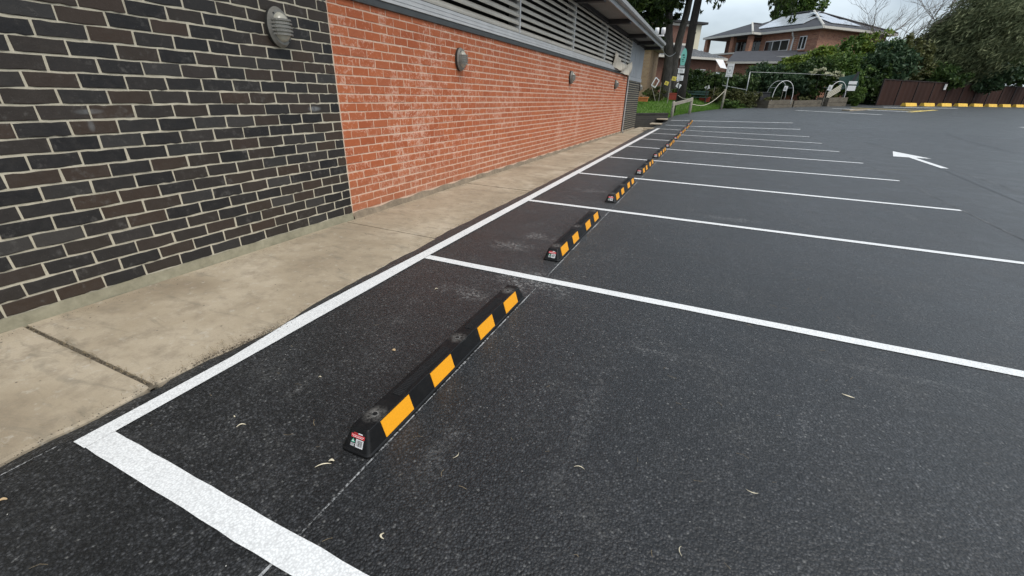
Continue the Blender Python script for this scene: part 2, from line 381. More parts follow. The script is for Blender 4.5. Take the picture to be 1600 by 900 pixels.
M['sleeper'] = mat_wood('garden_sleeper', (.055, .046, .034), (.19, .165, .125))
M['rope'] = simple('pale_rope', (.60, .56, .45), .9, .15, 30)
M['bark_grey'] = mat_bark('grey_bark', (.045, .040, .034), (.15, .135, .115))
M['bark_dark'] = mat_bark('dark_bark', (.012, .010, .009), (.042, .034, .028))
M['twig'] = mat_bark('bare_twig', (.10, .085, .07), (.21, .18, .155))
M['teal'] = simple('teal_board', (.17, .47, .40), .5, .12, 4)
M['fence'] = simple('brown_fence_sheet', (.033, .0135, .0090), .85, .22, .6, spec=.25)
M['fence_post'] = simple('brown_fence_post', (.013, .006, .005), .7, .18)
M['ystop'] = simple('yellow_painted_concrete', (.72, .45, .06), .7, .18, 4, bumpscale=30)
M['tile'] = None
def mat_tile(name, a, b):
    k = NT(name); p = k.pos(); s = k.n('SeparateXYZ'); k.l(p, s.inputs[0])
    r = k.math('FRACT', k.math('MULTIPLY', s.outputs[2], 6.5))
    c = k.mix(k.ramp(k.noise(p, 1.8, 5, .7), [(.3, 0.0), (.7, 1.0)]), a, b)
    return k.set(c, .6, r, .8, .05)
M['tile'] = mat_tile('charcoal_roof_tile', (.026, .026, .030), (.050, .050, .056))
M['tile_pale'] = mat_tile('pale_roof_tile', (.17, .18, .19), (.27, .28, .29))
M['hbrick'] = mat_house_brick('speckled_brick', ((.34, .125, .070), (.17, .062, .040), (.46, .25, .16)), (.36, .28, .22))
M['sbrick'] = mat_house_brick('brown_brick', ((.17, .070, .045), (.115, .050, .035), (.20, .095, .065)), (.16, .12, .10))
M['tanbrick'] = mat_house_brick('tan_brick', ((.37, .23, .12), (.28, .165, .085), (.42, .29, .17)), (.34, .28, .21))
M['dkbrickwall'] = mat_house_brick('dark_retaining_brick', ((.030, .026, .023), (.018, .017, .016), (.040, .038, .030)), (.055, .05, .042))
M['cream'] = simple('cream_panel', (.62, .58, .44), .6, .06, 1)
M['gutter'] = simple('pale_gutter', (.58, .56, .50), .45, .06, 2)
M['glass'] = simple('dark_window_glass', (.014, .017, .020), .08, .2, 1, spec=.6)
M['solar'] = simple('solar_glass', (.50, .54, .58), .16, .08, .5, spec=.9)
M['grass'] = mat_leaf('lawn_blade', [(.055, .135, .014), (.09, .20, .022), (.15, .27, .04)], .6, .6)
M['lawn'] = simple('lawn_soil', (.075, .135, .022), .95, .4, 2, bumpscale=14, bs=.7, bd=.05)
M['leaf_dark'] = mat_leaf('dark_leaf', [(.012, .028, .008), (.034, .068, .018), (.09, .14, .036)])
M['leaf_mid'] = mat_leaf('mid_leaf', [(.020, .046, .010), (.058, .112, .022), (.13, .20, .040)])
M['leaf_bright'] = mat_leaf('golden_leaf', [(.035, .08, .012), (.105, .17, .022), (.22, .27, .045)])
M['leaf_blue'] = mat_leaf('bluish_leaf', [(.014, .035, .015), (.036, .074, .034), (.09, .14, .066)])
M['leaf_olive'] = mat_leaf('olive_leaf', [(.03, .036, .014), (.075, .085, .028), (.14, .145, .05)])
M['leaf_pine'] = mat_leaf('pine_needle', [(.012, .024, .007), (.032, .058, .014), (.085, .12, .026)])
M['needle_casu'] = mat_leaf('casuarina_needle', [(.020, .030, .012), (.070, .090, .038), (.18, .20, .10)], .7, .8)
M['flower'] = mat_leaf('cream_blossom', [(.45, .45, .30), (.6, .6, .42)])
M['dryleaf'] = simple('dry_leaf', (.50, .36, .20), .8, .3, 40)
M['straw'] = simple('pale_straw', (.58, .52, .38), .8, .25, 40)
M['bin_green'] = simple('dark_green_plastic', (.02, .06, .045), .4, .15)
M['red_tub'] = simple('red_planter', (.36, .06, .035), .6, .15)
M['yellow_sign'] = simple('yellow_sign', (.75, .60, .10), .5, .08)
M['orange'] = simple('orange_planter', (.55, .19, .06), .6, .2)

# ================================================================== THE SETTING
def slab_z(y): return -0.0115*(y-3.05)
EY = [-9, -.2, .6, .80, .95, 1.2, 1.7, 2.9, 5.3, 10.5, 18.7, 23.5]
EX = [-1.22, -1.225, -1.23, -1.195, -1.185, -1.225, -1.27, -1.335, -1.34, -1.45, -1.74, -1.9]
def edge_x(y): return float(np.interp(y, EY, EX))
# --- natural ground out to the horizon
gm = MB(); R_ = [0, 12, 30, 60, 90, 140, 300, 900, 2400]
xs = sorted(set([-r for r in R_]+R_)); ys = [-2400, -600, -100, -30, -10, 0, 10, 19, 22, 26, 30, 36, 42, 48, 54, 62, 80, 120, 300, 900, 2400]
idx = {}
for i, x in enumerate(xs):
    for j, y in enumerate(ys):
        idx[i, j] = len(gm.v); gm.v.append((x, y, gz(x, y)-(.55 if y < 40 else .30)))
for i in range(len(xs)-1):
    for j in range(len(ys)-1): gm.f.append((idx[i, j], idx[i+1, j], idx[i+1, j+1], idx[i, j+1]))
tag(gm.build('ground', M['soil']), kind='structure')
# --- asphalt sheet
am = MB(); cols = []
ay = list(np.arange(-9, 1.0, .05))+list(np.arange(1.0, 24.01, .12))+list(np.arange(24.4, 60, .4))+list(np.arange(60, 100, 4.0))
ax = [-1.19, -1.0]+list(np.arange(-.5, 34, .5))+[36, 40, 44, 54, 70, 100]
jr = random.Random(3)
rows = []
for y in ay:
    r = []
    if y <= 24.01:
        n1 = .016*math.sin(y*7.3)+.014*math.sin(y*19.1+1)+jr.uniform(-.014, .014)
        xe = edge_x(y)+n1*float(np.interp(y, [1, 4], [.8, .28]))
        zl = slab_z(y)
        r.append((xe-float(np.interp(y, [1.2, 3.2], [.035, 0])), y, min(-.004, zl+.004)))
        xm = xe*.45+(-1.19)*.55
        r.append((xm, y, min(0, zl*.35)-.0005))
    else:
        r.append((-1.4, y, gz(-1.4, y)-.02)); r.append((-1.3, y, gz(-1.3, y)-.005))
    for x in ax: r.append((x, y, gz(x, y)))
    rows.append(r)
for r in rows: am.v += r
w = len(rows[0])
for j in range(len(rows)-1):
    for i in range(w-1): am.f.append((j*w+i, j*w+i+1, (j+1)*w+i+1, (j+1)*w+i))
car_park = tag(am.build('car_park', M['asphalt']), kind='structure')
# --- painted markings
BAY = 2.43
def yline(name, x0, x1, yc, wd, mat, n=24, skew=0.0, dz=.004):
    xs = np.linspace(x0, x1, n)
    jit = lambda: random.uniform(-.0025, .0025)
    strip(name, [(x, yc+wd/2+skew*(x-x0)+jit()) for x in xs], [(x, yc-wd/2+skew*(x-x0)+jit()) for x in xs], mat, car_park, dz)
yline('end_line_marking', -1.0775, 4.3, .028, .104, M['paint'], 60, -.012, .0055)
for i in range(1, 11):
    yline('bay_line_marking', -1.095, 1.78*BAY, i*BAY, .084 if i < 3 else .094, M['paint'], 40 if i > 6 else 24)
el = [(-1.158, -.026), (-1.158, .30), (-1.160, .66), (-1.185, .90), (-1.205, 1.06), (-1.212, 1.6), (-1.196, 2.5), (-1.2, 6), (-1.2, 12), (-1.2, 19.7)]
er = [(-1.076, -.026), (-1.076, .30), (-1.078, .69), (-1.080, .90), (-1.083, 1.06), (-1.086, 1.6), (-1.098, 2.5), (-1.09, 6), (-1.085, 12), (-1.08, 19.7)]
def edge_z(x, y):            # lie on the asphalt's rounded shoulder
    if y > 3.2: return 0.0005
    return 0.0
strip('edge_line_marking', el, er, M['paint'], car_park, .0055, edge_z)
ch = np.arange(-1.2, 24.4, .12)
cw = [.0025+.0035*random.random() for _ in ch]
strip('chalk_line', [(.004-c, y) for c, y in zip(cw, ch)], [(.004+c, y) for c, y in zip(cw, ch)], M['chalk'], car_park, .0025)
ch2 = np.arange(2.0, 26, .3)
strip('chalk_line', [(4.345-.007, y) for y in ch2], [(4.345+.007, y) for y in ch2], M['chalk_faint'], car_park, .0025)
ch3 = np.linspace(-2.2, -1.16, 10)
strip('chalk_line', [(-1.19+.04*(y+1.16)-.003, y+1.10) for y in ch3], [(-1.19+.04*(y+1.16)+.003, y+1.10) for y in ch3], M['chalk'], car_park, .0025)
# straight-ahead arrow
ar = [gp(*q) for q in [(1397.2, 237.3), (1398.3, 246.0), (1446, 247.4)]]
tipx = 5.86
am2 = MB()
def gpt(x, y): return (x, y, gz(x, y)+.004)
am2.poly([gpt(tipx, 15.75), gpt(tipx-.40, 14.25), gpt(tipx-.08, 14.25), gpt(tipx+.08, 14.25), gpt(tipx+.40, 14.25)])
am2.quad(gpt(tipx-.072, 14.249), gpt(tipx-.072, 12.3), gpt(tipx+.072, 12.3), gpt(tipx+.072, 14.249))
am2.build('arrow_marking', M['paint'], car_park)
ch4 = np.arange(4, 12.2, .3)
strip('chalk_line', [(5.94-.01, y) for y in ch4], [(5.94+.01, y) for y in ch4], M['chalk_faint'], car_park, .0025)
def px_strip(name, a, b, wd, mat, n=10):
    A = gp(*a); B = gp(*b); d = (B-A)[:2]; d /= np.linalg.norm(d); nrm = np.array([-d[1], d[0]])*wd/2
    P = [A[:2]+(B-A)[:2]*t for t in np.linspace(0, 1, n)]
    strip(name, [p+nrm for p in P], [p-nrm for p in P], mat, car_park, .010)
px_strip('far_bay_line_marking', (1243, 172.5), (1378, 179.6), .22, M['paint'])
px_strip('far_bay_line_marking', (1300, 169.5), (1427, 175.2), .22, M['paint'])
px_strip('far_bay_line_marking', (1380, 167.5), (1495, 169.6), .34, M['paint'])
px_strip('yellow_hatch_marking', (1420, 175.4), (1462, 172.2), .34, M['ypaint'])
px_strip('yellow_hatch_marking', (1330, 168.8), (1450, 173.4), .28, M['ypaint'])
px_strip('far_bay_line_marking', (1593, 199.3), (1640, 199.8), .16, M['paint'])
def arc(pts, wd):
    P = [np.array(gp(*q)[:2]) for q in pts]; Q = []
    for i in range(len(P)-1):
        p0 = P[max(i-1, 0)]; p1 = P[i]; p2 = P[i+1]; p3 = P[min(i+2, len(P)-1)]
        for t in np.linspace(0, 1, 8, endpoint=False):
            Q.append(.5*((2*p1)+(-p0+p2)*t+(2*p0-5*p1+4*p2-p3)*t*t+(-p0+3*p1-3*p2+p3)*t**3))
    Q.append(P[-1]); l, r = [], []
    for i, q in enumerate(Q):
        d = Q[min(i+1, len(Q)-1)]-Q[max(i-1, 0)]; d = d/np.linalg.norm(d); n_ = np.array([-d[1], d[0]])
        ww = wd*(.3+.7*math.sin(math.pi*min(1, max(0, i/(len(Q)-1)))))
        l.append(q+n_*ww/2); r.append(q-n_*ww/2)
    strip('tyre_mark', l, r, M['tyre'], car_park, .003)
arc([(1600, 181), (1530, 191), (1490, 199), (1484, 206), (1500, 215), (1545, 228), (1600, 241)], .22)
arc([(1350, 222), (1400, 234), (1470, 262), (1560, 300), (1600, 318)], .16)
# --- concrete footpath, slab by slab
fp = tag(MB().box(-2.6, -1.98, -9, 23.5, -.5, -.42).build('footpath', M['soil']), kind='structure')
joints = [-9, -5.0, -2.33, .322, 2.905, 5.55, 8.2, 10.85, 13.5, 16.15, 18.8, 21.2, 23.4]
for a, b in zip(joints[:-1], joints[1:]):
    m = MB(); yy = np.linspace(a+.011, b-.011, 30)
    tilt = random.uniform(-.002, .002)
    def slope(y): return .035*(y-(a+b)/2)*0.0
    tl, tr, bl, brr = [], [], [], []
    for y in yy:
        chip = .006*math.sin(y*13)+random.uniform(-.005, .005)
        e = edge_x(y)+chip+float(np.interp(y, [1.6, 3.4], [-.026, .06]))
        z = slab_z(y)+tilt
        tl.append((-2.47, y-.07*0, z+.004)); zc_ = z-float(np.interp(y, [1.2, 3.2], [.018, .004])); tr.append((e-.008, y, zc_)); bl.append((-2.47, y, z-.2)); brr.append((e, y, zc_-.012))
    n = len(yy)
    m.v += tl+tr+brr+[(p[0], p[1], p[2]-.2) for p in brr]
    for i in range(n-1):
        for k in range(3): m.f.append((k*n+i, (k+1)*n+i, (k+1)*n+i+1, k*n+i+1))
    for i in (0, n-1): m.poly([tl[i], tr[i], brr[i], (brr[i][0], brr[i][1], brr[i][2]-.2), bl[i]])
    o = m.build('slab', M['concrete'], fp)
    jm = MB().quad((-2.47, b-.02, slab_z(b)-.004), (edge_x(b)-.012, b-.02, max(-.001, slab_z(b)-.026) if b < 2 else slab_z(b)-.012), (edge_x(b)-.012, b+.02, max(-.001, slab_z(b)-.026) if b < 2 else slab_z(b)-.012), (-2.47, b+.02, slab_z(b)-.004))
    jm.build('joint', M['joint_dirt'], fp)
# --- lawn bank behind the last bay, and the soil of the garden
BX = [25.0, 26.3, 30, 36, 37.5]; BV = [-1.5, -1.25, -.45, 1.45, 3.4]
def lawn_z(x, y):
    zl = float(np.interp(y, [22, 24, 26, 30, 34, 50], [.38, .42, .48, .78, 1.02, 1.15]))
    bx = float(np.interp(y, BX, BV)); d = bx-x
    t = min(1, max(0, d/2.2)); t = t*t*(3-2*t)
    g = gz(max(x, -1.4), y)
    return g+.02+(max(zl, g+.05)-g)*t+.03*math.sin(x*2.1)*math.sin(y*1.7)*t
lm = MB(); LY = np.arange(22.4, 40.1, .4); LXn = 26
for y in LY:
    bx = float(np.interp(y, BX, BV))+.12*math.sin(y*5)+.07*math.sin(y*13)
    for i in range(LXn):
        x = bx-(i/(LXn-1))**1.4*9
        lm.v.append((x, y, lawn_z(x, y) if i else gz(max(x, -1.4), y)-.03))
for j in range(len(LY)-1):
    for i in range(LXn-1): lm.f.append((j*LXn+i, j*LXn+i+1, (j+1)*LXn+i+1, (j+1)*LXn+i))
# keep the bank behind the retaining wall line
RW0, RW1 = np.array([-2.95, 22.55]), np.array([-1.36, 25.1])
dirw = (RW1-RW0)/np.linalg.norm(RW1-RW0); nw = np.array([-dirw[1], dirw[0]])   # towards the lawn
def behind(p, m=.12): return (np.array(p[:2])-RW0)@nw > m
lm.f = [f for f in lm.f if all(behind(lm.v[i]) for i in f)]
tag(lm.build('lawn', M['lawn'], smooth=True), kind='structure')
gv, gf = [], []
for _ in range(26000):
    y = random.uniform(23, 37); bx = float(np.interp(y, BX, BV)); x = bx-abs(random.random()**1.5)*7.0+.05
    if not behind((x, y), .08): continue
    z = lawn_z(x, y)-.01; h = random.uniform(.05, .16); a = random.uniform(0, 6.28); wd = random.uniform(.008, .016)
    dx, dy = math.cos(a)*wd, math.sin(a)*wd; lx, ly = random.uniform(-.06, .06), random.uniform(-.06, .06)
    n = len(gv); gv += [(x-dx, y-dy, z), (x+dx, y+dy, z), (x+lx, y+ly, z+h)]; gf.append((n, n+1, n+2))
me = bpy.data.meshes.new('grass'); me.from_pydata(gv, [], gf); me.materials.append(M['grass'])
tag(inst('grass', me), 'bright green grass on the bank beside the last bay', 'grass', kind='stuff')
# --- retaining wall and stepped edging
rw = empty('retaining_wall', (RW0[0], RW0[1], 0), math.atan2(dirw[1], dirw[0]), 'low dark brick retaining wall below the grass bank', 'wall')
Lw = float(np.linalg.norm(RW1-RW0))
MB().box(-1.6, Lw, -.02, .20, -.5, .36).build('wall_body', M['dkbrickwall'], rw)
for k in range(8):
    x0 = -1.6+k*(Lw+1.6)/8
    MB().box(x0+.006, x0+(Lw+1.6)/8-.006, -.045, .22, .362, .42).build('coping_brick', M['dkbrickwall'], rw)
for k, (x, y, z, lb) in enumerate([(-1.62, 20.75, -.10, 'lowest pale concrete step where the white edge line ends'), (-1.60, 22.6, .00, 'middle pale concrete step beside the dark retaining wall'), (-1.54, 24.5, .13, 'top pale concrete step near the log barrier')]):
    st = MB().box(-.26, .26, -.36, .36, -.02, .03).build('concrete_step', M['concrete'], bevel=.012, loc=(x, y, z))
    tag(st, lb, 'step', 'concrete steps by the retaining wall')

# ================================================================== BRICK HALL
HALL = empty('brick_hall', (-2.48, 3.05, 0), 0, 'long brick hall with dark and red brickwork below grey louvres', 'building')
HALL.rotation_euler = (-.0115, 0, 0)
M['red_brick'] = mat_red_brick(HALL); M['dark_brick'] = mat_dark_brick()
M['mortar_dark'] = mat_mortar('pale_mortar', (.40, .365, .275), (.60, .55, .43))
M['mortar_red'] = mat_mortar('pink_mortar', (.56, .37, .26), (.70, .52, .40))
M['plinth'] = mat_mortar('mossy_render', (.20, .185, .125), (.34, .315, .225)); M['plinth_dirt'] = mat_mortar('dirty_render', (.15, .12, .085), (.30, .24, .17))
Z0, CH, BW = .077, .086, .24
def brick_mesh(name, mat, lng, seed, rough, depth=.05):
    r = random.Random(seed); hl, hz = lng/2, .0375
    bm = bmesh.new(); bmesh.ops.create_cube(bm, size=1.0)
    for v in bm.verts: v.co = Vector((v.co.x*depth-depth/2, v.co.y*lng, v.co.z*.0735))
    front = [e for e in bm.edges if all(v.co.x > -.001 for v in e.verts)]
    bmesh.ops.subdivide_edges(bm, edges=[e for e in front if abs(e.verts[0].co.y-e.verts[1].co.y) > .05], cuts=5)
    for v in bm.verts:
        if v.co.x > -.001:
            v.co.y += r.uniform(-rough, rough); v.co.z += r.uniform(-rough, rough); v.co.x += r.uniform(-.0012, .0012)
    front = [e for e in bm.edges if all(v.co.x > -.004 for v in e.verts) and len(e.link_faces) == 2 and abs(e.link_faces[0].normal.dot(e.link_faces[1].normal)) < .5]
    bmesh.ops.bevel(bm, geom=front, offset=.0028, segments=1, affect='EDGES')
    me = bpy.data.meshes.new(name); bm.to_mesh(me); bm.free(); me.materials.append(mat); return me
def lay(wall, kind, mat, y0, y1, rows, off_even, off_odd, jw, rough, limit, xoff):
    """rows of running bond between wall-local y0 and y1; the ones that show largest become objects, the rest one mesh"""
    full = [brick_mesh(kind, mat, BW-jw, s, rough) for s in range(6)]
    half = [brick_mesh(kind, mat, BW/2-jw, s+20, rough) for s in range(3)]
    odd = {}
    spots = []
    for k in rows:
        zc = Z0+CH*(k+.5); off = off_odd if k % 2 else off_even
        n0 = math.floor((y0-off)/BW); y = off+n0*BW
        while y < y1-.01:
            a, b = max(y, y0), min(y+BW, y1)
            if b-a > .035: spots.append((a, b, zc))
            y += BW
    def key(s):
        p = np.array([-2.48, 3.05+(s[0]+s[1])/2, s[2]-.0115*(s[0]+s[1])/2]); d = np.linalg.norm(p-CAM)
        return (0 if inframe(p, 70) else 1, d)
    spots.sort(key=key)
    rest = MB(); r = random.Random(5)
    for i, (a, b, zc) in enumerate(spots):
        ln = b-a; yc = (a+b)/2
        p = (-2.48, 3.05+yc, zc-.0115*yc)
        if i < limit and inframe(p, 70):
            if abs(ln-BW) < .004: me = r.choice(full)
            elif abs(ln-BW/2) < .02: me = r.choice(half)
            else:
                q = round(ln, 3); me = odd.setdefault(q, brick_mesh(kind, mat, ln-jw, 50, rough))
            inst(kind, me, wall, (xoff+r.uniform(-.0018, .0018), yc+r.uniform(-.0015, .0015), zc+r.uniform(-.0015, .0015)), (0, r.uniform(-.008, .008), r.uniform(-.004, .004)))
        else:
            x = xoff+r.uniform(-.0018, .0018); j = jw/2
            n = len(rest.v); e = .003
            y_0, y_1, z_0, z_1 = a+j, b-j, zc-.0367, zc+.0367
            rest.v += [(x-.04, y_0, z_0), (x-.04, y_1, z_0), (x-.04, y_1, z_1), (x-.04, y_0, z_1), (x, y_0+e, z_0+e), (x, y_1-e, z_0+e), (x, y_1-e, z_1-e), (x, y_0+e, z_1-e)]
            rest.f += [(n+4, n+5, n+6, n+7), (n, n+1, n+5, n+4), (n+1, n+2, n+6, n+5), (n+2, n+3, n+7, n+6), (n+3, n, n+4, n+7)]
    if rest.f:
        o = rest.build(kind, mat, wall); o['kind'] = 'stuff'
dw = MB().box(-.30, -.0045, -7.0, -.022, .0, 3.42).build('dark_brick_wall', M['mortar_dark'], HALL)
lay(dw, 'dark_brick', M['dark_brick'], -7.0, -.02, range(0, 38), -.02-.12, -.02, .0125, .0026, 300, 0.0)
rwall = MB().box(-.30, -.0065, -.020, 15.35, .03, 2.20).build('red_brick_wall', M['mortar_red'], HALL)
lay(rwall, 'red_brick', M['red_brick'], -.015, 15.35, range(0, 25), .225-.24, .105-.24, .0095, .0012, 300, -.0035)
pier = MB().box(-.30, -.010, 15.42, 18.75, .0, 1.98).build('end_brick_wall', M['mortar_dark'], HALL)
lay(pier, 'dark_brick', M['dark_brick'], 15.43, 18.75, range(0, 22), 0, .12, .0125, .001, 0, -.004)
# plinth band of render under the first course
m = MB(); yy = np.linspace(-7, -.02, 120); 
for i in range(len(yy)-1):
    a, b = yy[i], yy[i+1]; fa = lambda y: .004+.005*math.sin(y*9)+.003*math.sin(y*31)
    m.quad((fa(a)+.006, a, -.03), (fa(b)+.006, b, -.03), (-.001, b, .079+.003*math.sin(b*17)), (-.001, a, .079+.003*math.sin(a*17)))
m.build('plinth_band', M['plinth'], HALL, smooth=True)
m = MB(); yy = np.linspace(-.01, 18.7, 200)
for i in range(len(yy)-1):
    a, b = yy[i], yy[i+1]; fa = lambda y: .018+.012*math.sin(y*6)+.007*math.sin(y*23)
    m.quad((fa(a), a, -.02), (fa(b), b, -.02), (-.004, b, .070+.012*math.sin(b*11)), (-.004, a, .070+.012*math.sin(a*11)))
m.build('plinth_band', M['plinth_dirt'], HALL, smooth=True)
# hall body behind the facade
MB().box(-9.5, -.30, -7.0, 18.75, -.2, 3.42).build('hall_body', M['sbrick'], HALL)
# louvres
LZ0, LZ1 = 2.315, 3.36
lb = MB().box(-.296, -.20, -.02, 15.4, 2.2, 3.42).build('dark_interior_sheet', M['black'], HALL)  # black sheet stands for the unlit interior behind the blades
MB().box(-.30, .022, -.02, 15.40, 2.118, 2.185).build('sill_flashing', M['steel_dark'], HALL, bevel=.004)
sill = MB()
for a, b, xo in ((2.188, 2.219, .034), (2.226, 2.266, .029), (2.273, 2.310, .022)): sill.box(-.19, xo, -.02, 15.40, a, b)
sill.box(-.19, .012, -.019, 15.399, 2.187, 2.311); sill.build('louvre_sill', M['frame_grey'], HALL)
MB().box(-.19, .02, -.02, 15.40, LZ1+.002, 3.42).build('louvre_head', M['soffit'], HALL)
mull = [-.0, 1.13, 4.45, 7.75, 11.08, 14.4, 15.38]
for y in mull: MB().box(-.19, .028, y-.022, y+.022, LZ0+.002, LZ1).build('mullion', M['frame_grey'], HALL, bevel=.003)
NSL = 9; PITCHL = (LZ1-LZ0)/NSL
prof = [(.014, .0), (.018, .022), (.010, .048), (-.016, .072), (-.052, .090), (-.054, .086), (-.020, .067), (.005, .045), (.013, .022), (.010, .0)]
for a, b in zip(mull[:-1], mull[1:]):
    a += .0225; b -= .0225; m = MB(); n = len(prof)
    m.v += [(x, a, z) for x, z in prof]+[(x, b, z) for x, z in prof]
    m.f += [(i, (i+1) % n, n+(i+1) % n, n+i) for i in range(n)]+[tuple(range(n))[::-1], tuple(range(n, 2*n))]
    sm = m.mesh('louvre_slat', M['slat'])
    for k in range(NSL): inst('louvre_slat', sm, HALL, (0, 0, LZ0+.004+k*PITCHL), (0, random.uniform(-.01, .01), 0))
# cladding above the end wall
for k in range(3):
    y0 = 15.43+k*1.10
    MB().box(-.28, -.006+.004*(k % 2), y0+.015, y0+1.085, 2.14, 3.40).build('cladding_panel', M['clad'], HALL, bevel=.006)
MB().box(-.29, -.04, 15.42, 18.75, 1.98, 3.41).build('cladding_backing', M['rafter'], HALL)
MB().box(-.28, .02, 15.42, 18.76, 1.99, 2.13).build('cladding_apron', M['clad'], HALL, bevel=.005)
# roof
roof = MB().beam((-5, -7.0, 4.35), (-5, 18.95, 4.35), .02, .02).build('roof', M['rooftop'], HALL)
EX0 = .72
MB().poly([(EX0, -7.1, 3.585), (EX0, 18.95, 3.585), (-9.8, 18.95, 4.55), (-9.8, -7.1, 4.55)]).poly([(EX0, -7.1, 3.56), (EX0, 18.95, 3.56), (-9.8, 18.95, 4.52), (-9.8, -7.1, 4.52)]).build('roof_sheet', M['rooftop'], roof)
MB().box(-.30, EX0-.03, -7.0, 18.90, 3.425, 3.44).build('soffit', M['soffit'], roof)
MB().box(EX0-.03, EX0, -7.05, 18.93, 3.365, 3.56).build('fascia', M['fascia'], roof)
g = MB(); gp_ = [(EX0+.002, 3.47), (EX0+.075, 3.47), (EX0+.11, 3.50), (EX0+.115, 3.585), (EX0+.105, 3.585), (EX0+.1, 3.505), (EX0+.07, 3.48), (EX0+.002, 3.48)]
n = len(gp_); g.v += [(x, -7.05, z) for x, z in gp_]+[(x, 18.93, z) for x, z in gp_]
g.f += [(i, (i+1) % n, n+(i+1) % n, n+i) for i in range(n)]; g.build('gutter', M['fascia'], roof)
for y in (-4, -1.2, 1.13, 4.45, 7.75, 11.08, 14.4, 16.6, 18.6):
    MB().box(-.02, EX0-.04, y-.09, y+.09, 3.30, 3.424).build('rafter', M['rafter'], roof, bevel=.006)
MB().box(-.006, .05, -.02, 18.7, 3.33, 3.423).build('eave_beam', M['rafter'], roof)
# downpipe at the end of the red wall
m = MB().tube([(.045, 15.385, 2.30), (.045, 15.385, .10), (.09, 15.385, .01)], .024, 10); m.build('downpipe', M['fascia'], HALL, smooth=True)
MB().box(-.05, .012, 15.352, 15.42, .02, 2.12).build('gap_shadow_strip', M['rafter'], HALL)  # solid dark strip drawn for the shade between the two walls

# --- bulkhead lights, a thing each
def bulkhead():
    root = empty('bulkhead_light')
    def disc(x0, x1, r0, r1, sy=.72, seg=36, dome=0, rings=1):
        m = MB(); m.v = []
        prof_ = [(x0, r0), (x1, r1)] if not dome else [(x0+(x1-x0)*math.sin(t*math.pi/2), r0*math.cos(t*math.pi/2)) for t in np.linspace(0, .94, 8)]
        for x, r in prof_:
            for k in range(seg):
                a = 2*math.pi*k/seg; m.v.append((x, r*sy*math.cos(a), r*math.sin(a)))
        for i in range(len(prof_)-1):
            for k in range(seg): m.f.append((i*seg+k, i*seg+(k+1) % seg, (i+1)*seg+(k+1) % seg, (i+1)*seg+k))
        m.f.append(tuple((len(prof_)-1)*seg+k for k in range(seg)))
        return m
    disc(0.0, .030, .136, .133).build('gasket', M['lamp_rim'], root, smooth=False)
    disc(.030, .058, .138, .118).build('housing', M['lamp_body'], root)
    disc(.056, .112, .100, 0, dome=1).build('lens', M['lens'], root, smooth=True)
    for k in range(5):
        z = -.048+k*.024; pts = []
        hw = .118*.72*math.sqrt(max(.05, 1-(z/.125)**2))
        for t in np.linspace(-1, 1, 13):
            pts.append((.058+.062*math.cos(t*math.pi/2)**.6, hw*1.02*t, z))
        m = MB()
        for i in range(len(pts)-1): m.beam(pts[i], pts[i+1], .011, .0125, (0, 0, 1))
        m.build('guard_bar', M['lamp_body'], root)
    for s in (-1, 1):
        MB().tube([(.05, s*.052, s*.088*-1), (.062, s*.052, s*.088*-1)], .006, 8).build('screw', M['hole'], root)
    return root
bl0 = bulkhead()
BLL = ['large grey oval bulkhead light on the dark brick wall', 'grey oval bulkhead light on the red brick closest to the dark wall', 'grey oval bulkhead light midway along the red brick wall', 'grey oval bulkhead light at the red wall end near the downpipe', 'small bulkhead light on the dark end wall past the downpipe']
for i, (Y, Z) in enumerate([(2.455, 1.782), (5.427, 1.727), (10.81, 1.661), (16.21, 1.60), (21.7, 1.56)]):
    o = bl0 if i == 0 else copy_tree(bl0)
    o.location = (-2.478, Y, Z); o.scale = (1.08, 1.08, 1.08); tag(o, BLL[i], 'wall light', 'bulkhead lights along the hall')
# --- twin floodlight at the eave
fl = empty('twin_floodlight', (-2.48+EX0+.13, 19.45, 3.40), 0, 'white twin sensor floodlight clipped to the hall gutter', 'floodlight')
MB().box(-.17, .17, -.06, .06, -.03, .02).build('bracket', M['plastic_white'], fl, bevel=.012)
for s in (-1, 1): MB().tube([(s*.12, 0, .02), (s*.12, 0, .06), (s*.12, -.03, .18), (s*.12, -.05, .26)], [.03, .075, .08, .07], 12).build('lamp_head', M['plastic_white'], fl, smooth=True)
m = MB().tube([(0, -.1, 0), (-.3, -1.2, -.04), (-.6, -3.0, .04), (-.65, -5.5, .03)], .012, 6); m.build('cable', M['plastic_white'], fl)
# --- overhead wire from the eave to the tree
wa = at(1030, 68, 22.2); wb = at(1056, 82, 34.5)
pts = [wa+(wb-wa)*t+np.array([0, 0, -.35*math.sin(math.pi*t)]) for t in np.linspace(0, 1, 12)]
tag(MB().tube(pts, .014, 6).build('overhead_cable', M['galv']), 'thin pale cable sagging from the hall eave to the tree', 'cable')
